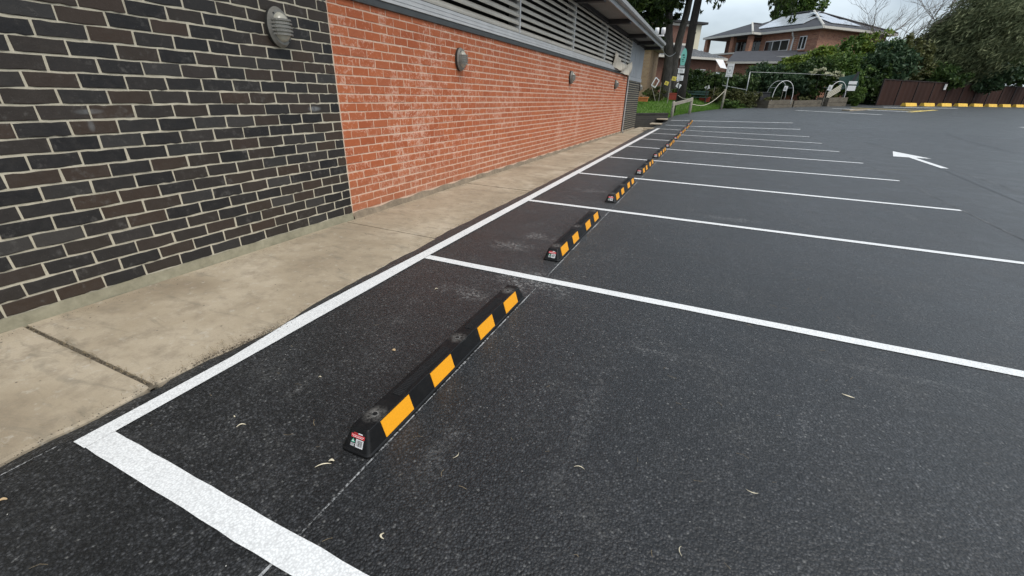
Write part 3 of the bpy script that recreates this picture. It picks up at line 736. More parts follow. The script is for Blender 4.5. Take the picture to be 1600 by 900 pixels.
# --- cloth hanging on the last louvre
def cloth():
    nu, nv = 20, 16; m = MB(); P = {}
    tl, tr_, bl_, br_ = np.array([.06, 12.30, 2.72]), np.array([.06, 15.50, 2.66]), np.array([.06, 12.20, 2.27]), np.array([.06, 15.30, 2.10])
    for i in range(nu+1):
        for j in range(nv+1):
            u, v = i/nu, j/nv
            p = (tl*(1-u)+tr_*u)*(1-v)+(bl_*(1-u)+br_*u)*v
            sag = math.sin(math.pi*u**1.15)*(.24*(1-v)+.03); p = p+np.array([.02+.05*math.sin(u*13+v*4)*(.3+v*.7)+.03*math.sin(u*29-v*3), 0, -sag])
            P[i, j] = len(m.v); m.v.append(tuple(p))
    for i in range(nu):
        for j in range(nv): m.f.append((P[i, j], P[i+1, j], P[i+1, j+1], P[i, j+1]))
    o = m.build('hanging_cloth', M['cloth'], smooth=True)
    o.matrix_world = Matrix.Translation((-2.48, 3.05, 0)) @ Matrix.Rotation(-.0115, 4, 'X')
    sm_ = o.modifiers.new('thickness', 'SOLIDIFY'); sm_.thickness = .006
    return tag(o, 'beige canvas cloth sagging from the last louvre bay', 'cloth')
cloth()

# ================================================================== RUBBER WHEEL STOPS
def rrect(w_, l_, r, z, seg=4):
    out = []
    for sx, sy, a0 in ((1, 1, 0), (-1, 1, 90), (-1, -1, 180), (1, -1, 270)):
        for k in range(seg+1):
            a = rad(a0+90*k/seg); out.append((sx*(w_/2-r)+r*math.cos(a), sy*(l_/2-r)+r*math.sin(a), z))
    return out
def side_x(z): return .0685+(.0445-.0685)*(z-.014)/(.095-.014)
def wheel_stop():
    root = empty('wheel_stop')
    rings = [rrect(.150, 1.650, .022, 0), rrect(.150, 1.650, .022, .010), rrect(.146, 1.646, .020, .013), rrect(.137, 1.632, .014, .015), rrect(.0875, 1.5575, .010, .0978), rrect(.0840, 1.554, .009, .100)]
    m = MB(); n = len(rings[0])
    for r in rings: m.v += r
    for i in range(len(rings)-1):
        for k in range(n): m.f.append((i*n+k, i*n+(k+1) % n, (i+1)*n+(k+1) % n, (i+1)*n+k))
    m.f.append(tuple(range((len(rings)-1)*n, len(rings)*n))); m.f.append(tuple(range(n))[::-1])
    m.build('body', M['rubber'], root)
    for s in (-1, 1):
        for y0, y1 in ((.118, .312), (.485, .675), (.975, 1.165), (1.338, 1.532)):
            za, zb = .0180, .0935; a, b = y0-.825, y1-.825
            def pt(z, y, o): return (s*(side_x(z)+o), y, z+o*.3)
            q = MB(); o1 = .0022
            P = [pt(za, a, o1), pt(za, b, o1), pt(zb, b, o1), pt(zb, a, o1)]; Q = [pt(za, a, -.001), pt(za, b, -.001), pt(zb, b, -.001), pt(zb, a, -.001)]
            q.v = P+Q; q.f = [(0, 1, 2, 3)]+[(i, (i+1) % 4, 4+(i+1) % 4, 4+i) for i in range(4)]
            q.build('reflector_panel', M['yellow'], root)
    for y0, y1 in ((-.545, -.115), (.115, .545)):
        g_ = MB(); nn = 40
        for k in range(nn):
            a = y0+(y1-y0)*k/nn; g_.box(-.019, .019, a+.0008, a+(y1-y0)/nn*.62, .0995, .1025)
        g_.box(-.021, .021, y0, y1, .0992, .1008); g_.build('grip_strip', M['rubber_grip'], root)
    for y in (-.685, 0, .685):
        du = MB().tube([(0, y, .0992), (0, y, .1014)], [.0165, .0155], 18).build('washer', M['dust'], root)
        MB().tube([(0, y, .1010), (0, y, .1022)], [.0115, .0110], 12).build('bolt_spot', M['ink'], du)  # black disc paints the dark of the bolt hole
    # printed sticker on the end face
    e0 = np.array([0, -.816, .015]); e1 = np.array([0, -.780, .0955]); up = (e1-e0)/np.linalg.norm(e1-e0); nr = np.array([0, -up[2], up[1]])
    def E(x, t, o): p = e0+up*t+nr*o; return (x, p[1], p[2])
    def rect(x0, x1, t0, t1, o): return [E(x0, t0, o), E(x1, t0, o), E(x1, t1, o), E(x0, t1, o)]
    stk = MB().poly(rect(-.034, .036, .010, .076, .0008)).build('sticker', M['ink'], root)
    MB().poly(rect(-.033, .034, .050, .0655, .0014)).build('red_band', M['red'], stk)
    t = MB()
    for k in range(9): t.poly(rect(-.029+k*.0068, -.0245+k*.0068, .0590, .0612, .0019))
    for k in range(6): t.poly(rect(-.024+k*.0085, -.0175+k*.0085, .0535, .0560, .0019))
    t.build('print', M['white'], stk)
    MB().poly(rect(.000, .022, .068, .0725, .0014)).build('brand_mark', M['white'], stk)
    MB().poly(rect(-.022, -.002, .068, .0715, .0014)).build('brand_mark', M['red'], stk)
    MB().poly(rect(-.006, .031, .013, .047, .0014)).build('barcode', M['white'], stk)
    t = MB(); x = -.002; rr = random.Random(2)
    while x < .027:
        wv = rr.choice((.0008, .0012, .002)); t.poly(rect(x, x+wv, .018, .044, .0019)); x += wv+rr.choice((.001, .0016))
    t.build('bars', M['ink'], stk)
    MB().poly([E(-.031, .030, .0014), E(-.010, .030, .0014), E(-.0205, .047, .0014)]).build('triangle_mark', M['green'], stk)
    MB().poly([E(-.0255, .0335, .0019), E(-.0155, .0335, .0019), E(-.0205, .0415, .0019)]).build('triangle_mark', M['white'], stk)
    t = MB()
    for k in range(4): t.poly(rect(-.031, -.012+.002*(k % 2), .014+k*.0035, .0155+k*.0035, .0014))
    t.build('print', M['white'], stk)
    return root
ORD = ['first', 'second', 'third', 'fourth', 'fifth', 'sixth', 'seventh', 'eighth', 'ninth', 'tenth']
ws = wheel_stop()
jit = random.Random(11)
for i in range(10):
    o = ws if i == 0 else copy_tree(ws)
    y = BAY*i+1.240+(0 if i == 0 else jit.uniform(-.03, .03)); x = -.0785+(0 if i == 0 else jit.uniform(-.012, .008)-.01)
    z0, z1 = gz(x, y-.8), gz(x, y+.8)
    o.location = (x, y, (z0+z1)/2+.002); o.rotation_euler = (math.atan2(z1-z0, 1.6), 0, .004 if i == 0 else jit.uniform(-.010, .010))
    tag(o, ('nearest black rubber wheel stop with yellow panels, beside the thick corner line' if i == 0 else
            f'{ORD[i]} black and yellow rubber wheel stop counting from the thick corner line'), 'wheel stop', 'rubber wheel stops along the hall')
bpy.context.view_layer.update()

# ================================================================== FOLIAGE TOOLS
def leafmesh(name, blobs, n, size, mat, elong=1.0, direction=None, spread=1.0, shell=.55, seed=1):
    """n leaf-shaped faces filling ellipsoid blobs [(centre, radii)], uneven and with gaps"""
    r = np.random.default_rng(seed)
    vol = np.array([b[1][0]*b[1][1]*b[1][2] for b in blobs])**.67; cnt = (n*vol/vol.sum()).astype(int)
    V = []
    for (c, R3), k in zip(blobs, cnt):
        k = max(k, 8); sub = max(5, k//45)
        d = r.normal(size=(sub, 3)); d /= np.linalg.norm(d, axis=1)[:, None]
        q = d*(shell+(1-shell)*r.random((sub, 1)))**1.0*np.array(R3)                      # twig ends
        ids = r.integers(0, sub, k)
        p = q[ids]+r.normal(size=(k, 3))*np.array(R3)*.13+np.array(c)
        V.append(p)
    P = np.concatenate(V); k = len(P)
    if direction is None: a = r.normal(size=(k, 3))
    else: a = np.array(direction)+r.normal(size=(k, 3))*spread
    a /= np.linalg.norm(a, axis=1)[:, None]
    b = np.cross(a, r.normal(size=(k, 3))); b /= np.linalg.norm(b, axis=1)[:, None]
    s = size*(.55+.9*r.random((k, 1))); la = a*s*elong; lb = b*s*.5
    verts = np.empty((k*4, 3)); verts[0::4] = P-la; verts[1::4] = P+lb*1.0-la*.1; verts[2::4] = P+la; verts[3::4] = P-lb-la*.1
    me = bpy.data.meshes.new(name); me.vertices.add(k*4); me.vertices.foreach_set('co', verts.ravel())
    me.loops.add(k*4); me.loops.foreach_set('vertex_index', np.arange(k*4)); me.polygons.add(k)
    me.polygons.foreach_set('loop_start', np.arange(0, k*4, 4)); me.polygons.foreach_set('loop_total', np.full(k, 4))
    me.update(); me.validate(); me.materials.append(mat); return me
def lump(c, R, n, seed, squash=(1, 1, 1), jitter=.55):
    r = random.Random(seed); out = [(c, tuple(np.array(R)*.72))]
    for _ in range(n):
        d = np.array([r.gauss(0, 1), r.gauss(0, 1), r.gauss(0, 1)]); d /= np.linalg.norm(d)
        k = r.uniform(.30, .55); out.append((np.array(c)+d*np.array(R)*jitter*r.uniform(.8, 1.25), tuple(np.array(R)*k)))
    return out
def limbs(m, base, top, r0, r1, n, reach, seed, updir=.7):
    r = random.Random(seed); base = np.array(base); top = np.array(top)
    for _ in range(n):
        t = r.uniform(.35, .95); p = base+(top-base)*t; a = r.uniform(0, 6.28)
        e = p+np.array([math.cos(a)*reach, math.sin(a)*reach, reach*updir])*r.uniform(.6, 1.1)
        mid = (p+e)/2+np.array([0, 0, .1*reach]); rr = r0*(1-t)+r1*t
        m.tube([p, mid, e], [rr*.6, rr*.38, rr*.12], 6)
def shrub(name, label, cat, c, R, n, size, mat, seed, group=None, elong=1.1, bark='bark_dark', lumps=9, **kw):
    base = np.array([c[0], c[1], gz(c[0], c[1])-.05]); root = empty(name, base, 0, label, cat, group)
    bl = [(np.array(b[0])-base, b[1]) for b in lump(np.array(c), R, lumps, seed)]
    bl = [((b[0][0], b[0][1], max(b[0][2], b[1][2]*.6)), b[1]) for b in bl]
    inst('crown', leafmesh('crown', bl, n, size, mat, elong, seed=seed, **kw), root)
    m = MB(); h = c[2]-base[2]; m.tube([(0, 0, -.1), (0, .02, h*.6), (.05, 0, h)], [.07*R[2], .05*R[2], .02*R[2]], 7)
    limbs(m, (0, 0, 0), (0, 0, h), .06*R[2], .02*R[2], 7, R[0]*.6, seed)
    m.build('trunk', M[bark], root, smooth=True); return root

# ================================================================== LOG BARRIER, ROPE AND SIGNS
def stand_on(x, y): return lawn_z(x, y) if x < np.interp(y, BX, BV)-.02 else gz(x, y)
p1 = np.array([*azp(-4.85, 26.6)[:2]]); p2 = np.array([*azp(-2.95, 29.2)[:2]])
z1, z2 = gz(*p1)+.0, gz(*p2)+.0
lb_ = empty('log_barrier', (p1[0], p1[1], z1), 0, 'weathered timber post and rail barrier at the end of the bays', 'barrier')
def loc(p): return np.array(p)-np.array([p1[0], p1[1], z1])
t1 = at(1053.5, 158, 26.6); t2 = at(1079.5, 152, 29.2)
for p, z, t in ((p1, z1, t1), (p2, z2, t2)):
    a = loc((p[0], p[1], z-.25)); b = loc((p[0], p[1], t[2]))
    MB().tube([a, (a+b)/2+np.array([.01, 0, 0]), b-np.array([0, 0, .03]), b], [.085, .08, .075, .055], 10).build('post', M['log'], lb_, smooth=True)
ra = loc((p1[0], p1[1]-.10, t1[2]-.16)); rb = loc((p2[0], p2[1]-.10, t2[2]-.12))
MB().beam(ra-(rb-ra)*.03, rb+(rb-ra)*.03, .05, .17).build('rail', M['log'], lb_, bevel=.01)
# sign post with the rope
sp = azp(.38, 35.5); sp[2] = gz(sp[0], sp[1]); zt = at(1140, 99.5, 35.5)[2]
sgn = empty('white_sign_post', sp, 0, 'grey pole with a white parking sign among the bushes', 'sign')
MB().tube([(0, 0, -.1), (0, 0, zt-sp[2]-.05)], .034, 10).build('pole', M['galv'], sgn, smooth=True)
hh = zt-sp[2]
bd = MB().box(-.21, .21, -.055, -.040, hh-.80, hh).build('board', M['plastic_white'], sgn, bevel=.004)
t = MB()
for x0, x1, za, zb in ((-.14, .14, .70, .72), (-.14, .14, .28, .30), (-.14, -.12, .28, .72), (.12, .14, .28, .72)): t.box(x0, x1, -.060, -.056, hh-.85+za-.03, hh-.85+zb-.03)
for k in range(3): t.box(-.14, .14-.04*k, -.060, -.056, hh-.78+k*.045, hh-.765+k*.045)
t.box(-.07, .05, -.060, -.056, hh-.42, hh-.38); t.box(-.02, .02, -.060, -.056, hh-.5, hh-.34)
t.build('print', M['galv'], bd)
lp = azp(.30, 35.2); lp[2] = gz(lp[0], lp[1])
tag(MB().tube([(0, 0, -.2), (.02, 0, .6), (.03, 0, 1.25)], [.08, .075, .07], 9).build('rope_post', M['log'], loc=lp, smooth=True), 'short grey timber post holding the rope beneath the white sign', 'post')
ra = np.array([p2[0], p2[1], t2[2]-.35]); rb = lp+np.array([0, 0, 1.15])
pts = [ra+(rb-ra)*u+np.array([0, 0, -.42*math.sin(math.pi*u)]) for u in np.linspace(0, 1, 16)]
tag(MB().tube(pts, .017, 7).build('rope', M['rope'], smooth=True), 'pale rope sagging between the log barrier and the sign post', 'rope')
ra = np.array([p2[0], p2[1], t2[2]-.05]); rb = at(1058, 148, 33.0)
pts = [ra+(rb-ra)*u+np.array([0, 0, -.12*math.sin(math.pi*u)]) for u in np.linspace(0, 1, 10)]
tag(MB().tube(pts, .015, 7).build('rope', M['rope'], smooth=True), 'pale rope running from the log barrier back towards the trees', 'rope')
# teal board sign on a slim pole
D = 28.6; b0 = at(1056.5, 158, D); b0[2] = lawn_z(b0[0], b0[1])-.1
tp = empty('teal_feather_sign', b0, 0, 'slim dark pole with teal surfboard shaped sign and two white notices', 'sign')
ztop = at(1075, 75, D)[2]-b0[2]; zb = at(1068, 102, D)[2]-b0[2]
MB().tube([(0, .03, 0), (0, .03, ztop-.1)], .030, 8).build('pole', M['rafter'], tp, smooth=True)
outl = [(.15*(.72+.28*min(1, u/.4)) if u < .5 else .15*max(0.0, 1-((u-.5)/.5)**2.4)**.7, u) for u in np.linspace(0, 1, 18)]
hb = ztop-zb; f = [(x, -.02, zb+u*hb) for x, u in outl]+[(-x, -.02, zb+u*hb) for x, u in outl[::-1]]
m = MB(); n = len(f); m.v = f+[(p[0], .0, p[2]) for p in f]; m.f = [tuple(range(n)), tuple(range(n, 2*n))[::-1]]+[(i, (i+1) % n, n+(i+1) % n, n+i) for i in range(n)]
brd = m.build('board', M['teal'], tp)
t = MB()
for k, (x, z, w_, h_) in enumerate([(-.02, .55, .13, .14), (.03, .42, .10, .10), (-.03, .32, .12, .07), (.0, .22, .16, .05)]): t.box((x-w_/2)*.8, (x+w_/2)*.8, -.026, -.022, zb+z*hb, zb+z*hb+h_*hb*.6)
t.build('print', M['bin_green'], brd)
for k, (pa, pb) in enumerate([(107, 114.5), (118, 126)]):
    za, zc = at(1066-k*2, pb, D)[2]-b0[2], at(1066-k*2, pa, D)[2]-b0[2]
    nb_ = MB().box(-.17, .17, -.022, -.004, za, zc).build('notice', M['plastic_white'], tp, bevel=.003)
    t = MB()
    for j in range(4): t.box(-.11, .11-.03*j, -.026, -.023, za+.06+j*.07, za+.075+j*.07)
    t.build('print', M['hole'], nb_)
MB().box(-.14, .14, -.02, -.004, at(1067, 105.5, D)[2]-b0[2], at(1067, 102.5, D)[2]-b0[2]).build('plate', M['galv'], tp)
# small garden signs on stakes
def stake_sign(px, ptop, pbot, pbase, D, wd, mat, label, tilt=.15, name='garden_sign'):
    a = at(px, pbase, D); top = at(px, ptop, D)[2]; bot = at(px, pbot, D)[2]
    r = empty(name, a, 0, label, 'sign')
    MB().tube([(0, 0, -.3), (0, 0, bot-a[2]+.1)], .016, 6).build('stake', M['log'], r)
    b = MB().box(-wd/2, wd/2, -.03, -.015, bot-a[2], top-a[2]).build('board', mat, r, bevel=.004); b.rotation_euler = (0, tilt, 0)
    t = MB()
    for j in range(3): t.box(-wd*.3, wd*.3-.03*j, -.034, -.031, bot-a[2]+(top-bot)*(.28+.18*j), bot-a[2]+(top-bot)*(.34+.18*j))
    t.build('print', M['hole'], b)
stake_sign(1042.5, 119, 125.5, 158, 31.5, .26, M['yellow_sign'], 'small yellow garden sign in front of the tree trunk')
stake_sign(1043.5, 127, 133.5, 158, 31.0, .28, M['plastic_white'], 'small white garden sign just below the yellow one', .5)
stake_sign(1029, 125.5, 131.5, 158, 31.2, .24, M['yellow_sign'], 'small yellow sign against the white wire frame', .3)
stake_sign(1111, 132, 137.5, 165, 36.5, .32, M['plastic_white'], 'white notice on a stake in the shrubs beside the rope', -.4)
stake_sign(1217.5, 134, 142, 165, 39.5, .24, M['plastic_white'], 'white notice hanging inside the nearer garden arch', .1)
stake_sign(1284, 132.5, 141, 165, 41.5, .26, M['plastic_white'], 'white notice on the dark post by the farther garden arch', .15)
D = 31.0; a = at(1026, 158, D); fr = empty('wire_frame', a, .2, 'white leaning wire frame in the shrub bed by the hall', 'frame')
P4 = [at(*q, D)-a for q in [(1018, 133), (1025, 121), (1030, 126), (1023.5, 137)]]
m = MB()
for i in range(4): m.beam(P4[i], P4[(i+1) % 4], .05, .05, (0, 1, .2))
m.build('frame_bar', M['plastic_white'], fr); MB().tube([P4[0]*.98, (0, 0, -.2)], .018, 6).build('stake', M['log'], fr); fr.rotation_euler = (0, 0, 0)
# double sign on dark post at the garden's end
D = 43.5; a = at(1322, 162, D); zt = at(1336, 112, D)[2]-a[2]
dp = empty('garden_notice_post', a, 0, 'dark post with white notices at the end of the garden beds', 'sign')
MB().beam((-.55, 0, -.3), (.15, 0, zt), .16, .05, (0, 1, 0)).build('post', M['rafter'], dp)
for px, pa, pb in ((1333, 127, 132), (1331, 134, 142)):
    za, zc = at(px, pb, D)[2]-a[2], at(px, pa, D)[2]-a[2]; x = (at(px, pa, D)-a)[0]
    MB().box(x-.26, x+.26, -.09, -.07, za, zc).build('notice', M['plastic_white'], dp, bevel=.005)
# chain fence frame of pipe
D = 40.5
a = at(1161, 160, D); fpz = a.copy()
pf = empty('pipe_fence', a, 0, 'galvanised pipe fence frame standing in front of the hedge', 'fence')
q = lambda px, py, d=D: at(px, py, d)-a
MB().tube([q(1161, 168), q(1182, 112.5)*np.array([0, 0, 1])+q(1161, 160)*np.array([1, 1, 0])], .036, 8).build('post', M['galv'], pf, smooth=True)
tp_ = q(1182, 112.5)*np.array([0, 0, 1])
MB().tube([tp_, q(1250, 115, 42.5), q(1366, 121, 47)], .013, 7).build('top_rail', M['galv'], pf)
MB().tube([tp_*.42+np.array([0, 0, 0]), q(1103, 128.5, 38.5)], .022, 7).build('mid_rail', M['galv'], pf)
for px in (1118, 1137): MB().tube([q(px, 128+(px-1103)*.06, 39), q(px-5, 158, 39)], .026, 7).build('post', M['galv'], pf)
# raised garden beds
def bed(pl, pr, D0, D1, h, label, depth=1.1):
    a = gp(*pl); a = azp(math.degrees(math.atan2(*(ray(*pl)[:2]))), D0); b = azp(math.degrees(math.atan2(*(ray(*pr)[:2]))), D1)
    za = gz(a[0], a[1]); d = (b-a)[:2]; Lb = float(np.linalg.norm(d)); r = empty('garden_bed', (a[0], a[1], za), math.atan2(d[1], d[0]), label, 'garden bed', 'raised timber garden beds')
    dz = gz(b[0], b[1])-za; s_ = dz/Lb
    for k in range(2):
        z0, zz = -.08+k*(h/2+.04), -.08+(k+1)*(h/2+.04)-.012
        m = MB(); m.v = [(0, 0, z0), (Lb, 0, z0+dz), (Lb, .07, z0+dz), (0, .07, z0), (0, 0, zz), (Lb, 0, zz+dz), (Lb, .07, zz+dz), (0, .07, zz)]
        m.f = [(0, 3, 2, 1), (4, 5, 6, 7), (0, 1, 5, 4), (1, 2, 6, 5), (2, 3, 7, 6), (3, 0, 4, 7)]
        m.build('sleeper', M['sleeper'], r, bevel=.008)
        for x in (.0, Lb-.07): MB().box(x, x+.07, .075, depth, z0+s_*x, zz+s_*x).build('sleeper', M['sleeper'], r)
    MB().quad((.07, .07, h-.10), (Lb-.07, .07, h-.10+dz), (Lb-.07, depth, h-.10+dz), (.07, depth, h-.10)).build('soil', M['soil'], r)
    pl_ = leafmesh('plants', [((Lb*(.15+.7*random.random()), depth*.5, h+.05), (.25, .25, .22)) for _ in range(5)], 420, .06, M['leaf_olive'], 1.3, seed=int(Lb*100))
    inst('plants', pl_, r); return r
bed((1199, 169.5), (1237, 167.5), 38.0, 40.0, .52, 'timber garden bed under the nearer white arch')
bed((1239, 167.5), (1282, 166), 40.1, 41.8, .46, 'long low timber garden bed between the two arches')
bed((1292, 165.5), (1322, 163.5), 42.0, 43.2, .62, 'timber garden bed under the farther arch beside the dark post')
# arches
def arch(feet_l, topp, feet_r, D, label, depth=.9):
    a = at(*feet_l, D); b = at(*feet_r, D+.7); tz = at(*topp, D+.3)[2]; z0 = min(a[2], b[2])
    r = empty('garden_arch', (a[0], a[1], z0), 0, label, 'arch', 'white hoop arches over the beds')
    w_ = (b-a)[:2]; hgt = tz-z0
    for k in range(2 if 'nearer' in label else 1):
        off = np.array([-w_[1], w_[0]])/np.linalg.norm(w_)*depth*k
        pts = []
        for u in np.linspace(0, 1, 22):
            ang = math.pi*u; x = .5-.5*math.cos(ang); pts.append((*(w_*x+off), hgt*math.sin(ang)**.62-.1*(u in (0, 1))))
        MB().tube(pts, .019, 8).build('hoop', M['plastic_white'] if k == 0 else M['galv'], r, smooth=True)
    for u in (.18, .5, .82):
        ang = math.pi*u; x = .5-.5*math.cos(ang); p = np.array([*(w_*x), hgt*math.sin(ang)**.62]); off = np.array([-w_[1], w_[0], 0])/np.linalg.norm(w_)*depth
        MB().tube([p, p+off], .02, 6).build('spreader', M['galv'], r)
    return r
arch((1204.5, 160), (1226, 126), (1236.5, 157), 38.8, 'white hoop arch over the nearer garden bed')
arch((1290, 158), (1303, 127), (1318, 156), 42.4, 'half hidden white hoop arch with a slatted pallet')
D = 42.2; pa, pb = at(1293, 146, D), at(1316, 132, D+.3)
pal = empty('slatted_pallet', pa, 0, 'pale slatted timber pallet leaning under the farther arch', 'pallet')
for k in range(4):
    o_ = np.array([0, 0, -.13*k]); MB().beam(o_, pb-pa+o_, .03, .075, (0, 0, 1)).build('slat', M['rope'], pal)
MB().beam((.02, .03, .06), (.02, .03, -.5), .05, .05, (0, 1, 0)).build('brace', M['sleeper'], pal)
MB().beam(pb-pa+np.array([-.1, .03, .06]), pb-pa+np.array([-.1, .03, -.5]), .05, .05, (0, 1, 0)).build('brace', M['sleeper'], pal)
D = 44.0; c = at(1326, 128, D); gbd = MB().box(-.6, .6, -.02, .02, -.45, .45).build('dull_green_board', M['bin_green'], loc=c); gbd.rotation_euler = (0, -.25, 0)
tag(gbd, 'dull green panel behind the post at the garden end', 'panel')
# bench, tubs
def bench(px, py, D, label):
    a = at(px, py, D); r = empty('garden_bench', a, .1, label, 'bench')
    for k in range(3): MB().box(-.75, .75, .0+k*.13, .11+k*.13, .40, .44).build('seat_slat', M['bin_green'], r)
    for k in range(2): MB().box(-.75, .75, .40, .43, .56+k*.16, .67+k*.16).build('back_slat', M['bin_green'], r)
    for x in (-.6, .6):
        MB().box(x-.03, x+.03, .0, .06, -.2, .40).build('leg', M['rafter'], r); MB().box(x-.03, x+.03, .36, .43, -.2, .86).build('leg', M['rafter'], r)
bench(1087, 162, 35.5, 'dark green slatted bench behind the rope')
def tub(px, py, D, w_, h_, mat, label):
    a = at(px, py, D); r = empty('planter_box', a, random.uniform(-.2, .2), label, 'planter')
    m = MB(); m.v = [(-w_*.45, -.2, 0), (w_*.45, -.2, 0), (w_*.45, .2, 0), (-w_*.45, .2, 0), (-w_/2, -.24, h_), (w_/2, -.24, h_), (w_/2, .24, h_), (-w_/2, .24, h_)]
    m.f = [(0, 3, 2, 1), (0, 1, 5, 4), (1, 2, 6, 5), (2, 3, 7, 6), (3, 0, 4, 7)]; m.build('box', mat, r)
    MB().box(-w_/2-.02, w_/2+.02, -.26, .26, h_-.05, h_).build('rim', mat, r)
    inst('plants', leafmesh('plants', [((0, 0, h_+.08), (w_*.35, .2, .14))], 160, .05, M['leaf_mid'], 1.4, seed=int(px)), r)
tub(1051, 156, 33.0, .55, .42, M['red_tub'], 'red planter box beside the teal sign pole')
tub(1100, 159, 36.3, .75, .30, M['red_tub'], 'long reddish planter box beside the green bench')
tub(1004, 158.5, 29.5, .6, .25, M['orange'], 'orange planter box at the corner of the hall')

# ================================================================== SCHOOL BUILDING AND HOUSE BEHIND
sb = empty('school_building', (*azp(-4, 47)[:2], 1.0), 0, 'brown brick school block with pale tiled roof behind the trees', 'building')
def SB(p): return np.array(p)-np.array(sb.location)
e0 = azp(-12.5, 40.0, 4.25); e1 = azp(-.15, 47.3, 4.25); dS = (e1-e0)[:2]; dS /= np.linalg.norm(dS); nS = np.array([-dS[1], dS[0]])   # away from viewer
def off(p, d, z): return np.array([p[0]+nS[0]*d, p[1]+nS[1]*d, z])
Lf = float(np.linalg.norm((e1-e0)[:2]))
def prism(name, a, b, d0, d1, z0, z1, mat, parent):
    q = [SB(off(a, d0, z0)), SB(off(b, d0, z0)), SB(off(b, d1, z0)), SB(off(a, d1, z0)), SB(off(a, d0, z1)), SB(off(b, d0, z1)), SB(off(b, d1, z1)), SB(off(a, d1, z1))]
    m = MB(); m.v = [tuple(x) for x in q]; m.f = [(0, 3, 2, 1), (4, 5, 6, 7), (0, 1, 5, 4), (1, 2, 6, 5), (2, 3, 7, 6), (3, 0, 4, 7)]
    return m.build(name, mat, parent)
def along(t): return np.array([e0[0]+dS[0]*t, e0[1]+dS[1]*t, 0])
wl = prism('lower_wall', along(-.5), along(Lf-.5), .6, 6, .2, 4.2, M['sbrick'], sb)
prism('gutter', along(-1), along(Lf+.1), -.02, .12, 4.12, 4.30, M['gutter'], sb)
rf = MB(); a_, b_ = along(-1), along(Lf+.1)
rf.quad(SB(off(a_, 0, 4.31)), SB(off(b_, 0, 4.31)), SB(off(along(Lf-3.0), 4.6, 5.75)), SB(off(a_, 4.6, 5.75)))
rf.quad(SB(off(b_, 0, 4.31)), SB(off(b_, 8, 4.31)), SB(off(along(Lf-3.0), 6.0, 5.75)), SB(off(along(Lf-3.0), 4.6, 5.75)))
rf = rf.build('lower_roof', M['tile_pale'], sb)
mm = MB()
k = 0.0
while k < Lf-.2:
    hgt = 1.0 if k < Lf-3 else max(.05, (Lf-k)/3.0)
    mm.beam(SB(off(along(k), .02, 4.335)), SB(off(along(min(k, Lf-.1)), 4.6*hgt, 4.335+1.44*hgt)), .09, .05); k += .33
mm = mm.build('tile_rib', M['tile_pale'], rf); mm['kind'] = 'stuff'
uA, uB = along(0), np.array(azp(-2.92, 49.3)); tB = float((uB-e0)[:2]@dS)
for t0, t1, mt, nm in ((-3, tB-.75, M['sbrick'], 'upper_wall'), (tB-.748, tB, M['cream'], 'cream_panel')):
    prism(nm, along(t0), along(t1), 3.6 if nm == 'upper_wall' else 3.55, 9, 4.9, 7.22, mt, sb)
prism('parapet_trim', along(-3), along(tB-.76), 3.52, 3.598, 5.45, 5.62, M['gutter'], sb)
prism('upper_trim', along(-3), along(tB-.76), 3.50, 3.598, 7.0, 7.2, M['gutter'], sb)
prism('upper_roof', along(-3.4), along(tB+.4), 3.2, 9.4, 7.225, 7.40, M['rafter'], sb)
for t in (3.2, 5.6, 6.9, 9.0):
    if t > Lf-1.4: continue
    wdw = prism('window', along(t), along(t+1.15), .55, .598, 2.35, 3.35, M['glass'], sb)
    g_ = MB()
    for j in range(9): g_.beam(SB(off(along(t+.06+j*.13), .50, 2.33)), SB(off(along(t+.06+j*.13), .50, 3.37)), .03, .03, (0, 1, 0))
    for z in (2.35, 2.85, 3.35): g_.beam(SB(off(along(t), .50, z)), SB(off(along(t+1.15), .50, z)), .05, .05)
    g_.build('window_grille', M['plastic_white'], wdw)
# tan brick return beside the hall
tn = empty('tan_brick_wing', at(1011, 158, 33.5), 0, 'tan brick corner just past the end of the hall', 'building'); tz = at(1016, 76, 33.5)[2]-at(1011, 158, 33.5)[2]
wA = at(1001, 110, 33.5)-np.array(tn.location); wB = at(1013.5, 110, 33.5)-np.array(tn.location)
MB().box(wA[0]-3, wB[0], 0, 4, -.5, tz).build('wall', M['tanbrick'], tn); MB().box(wA[0]-3, wB[0]+.6, -.35, 4, tz+.004, tz+.22).build('fascia', M['gutter'], tn)
MB().box(wA[0]-3, wB[0]+.5, -.30, 4, tz+.222, tz+.34).build('roof', M['tile_pale'], tn)

# two-storey house
K = np.array([8.02, 50.2]); U = np.array([-.72, .694]); Vv = np.array([.694, .72])
hs_ = empty('brick_house', (K[0], K[1], .9), 0, 'two storey speckled brick house with charcoal hip roof and solar panels', 'house')
def H(a, b, z): p = K+U*a+Vv*b; return (p[0]-K[0], p[1]-K[1], z-.9)
def hbox(name, a0, a1, b0, b1, z0, z1, mat, parent=hs_, bevel=0):
    m = MB(); m.v = [H(a0, b0, z0), H(a1, b0, z0), H(a1, b1, z0), H(a0, b1, z0), H(a0, b0, z1), H(a1, b0, z1), H(a1, b1, z1), H(a0, b1, z1)]
    m.f = [(0, 1, 2, 3), (4, 7, 6, 5), (0, 4, 5, 1), (1, 5, 6, 2), (2, 6, 7, 3), (3, 7, 4, 0)]
    return m.build(name, mat, parent, bevel=bevel)
ZE = 6.9; TP = .39; OV = .55
hbox('wall', OV, 6.6, OV, 10, .5, ZE-.02, M['hbrick']); hbox('rear_wall', 6.602, 12, 2.4, 9.9, .5, ZE-.02, M['sbrick'])
hbox('porch_back_wall', 6.602, 12.4, 1.9, 2.39, 3, ZE-.03, M['sbrick'])  # darker brick than the front puts the porch shade into the colour
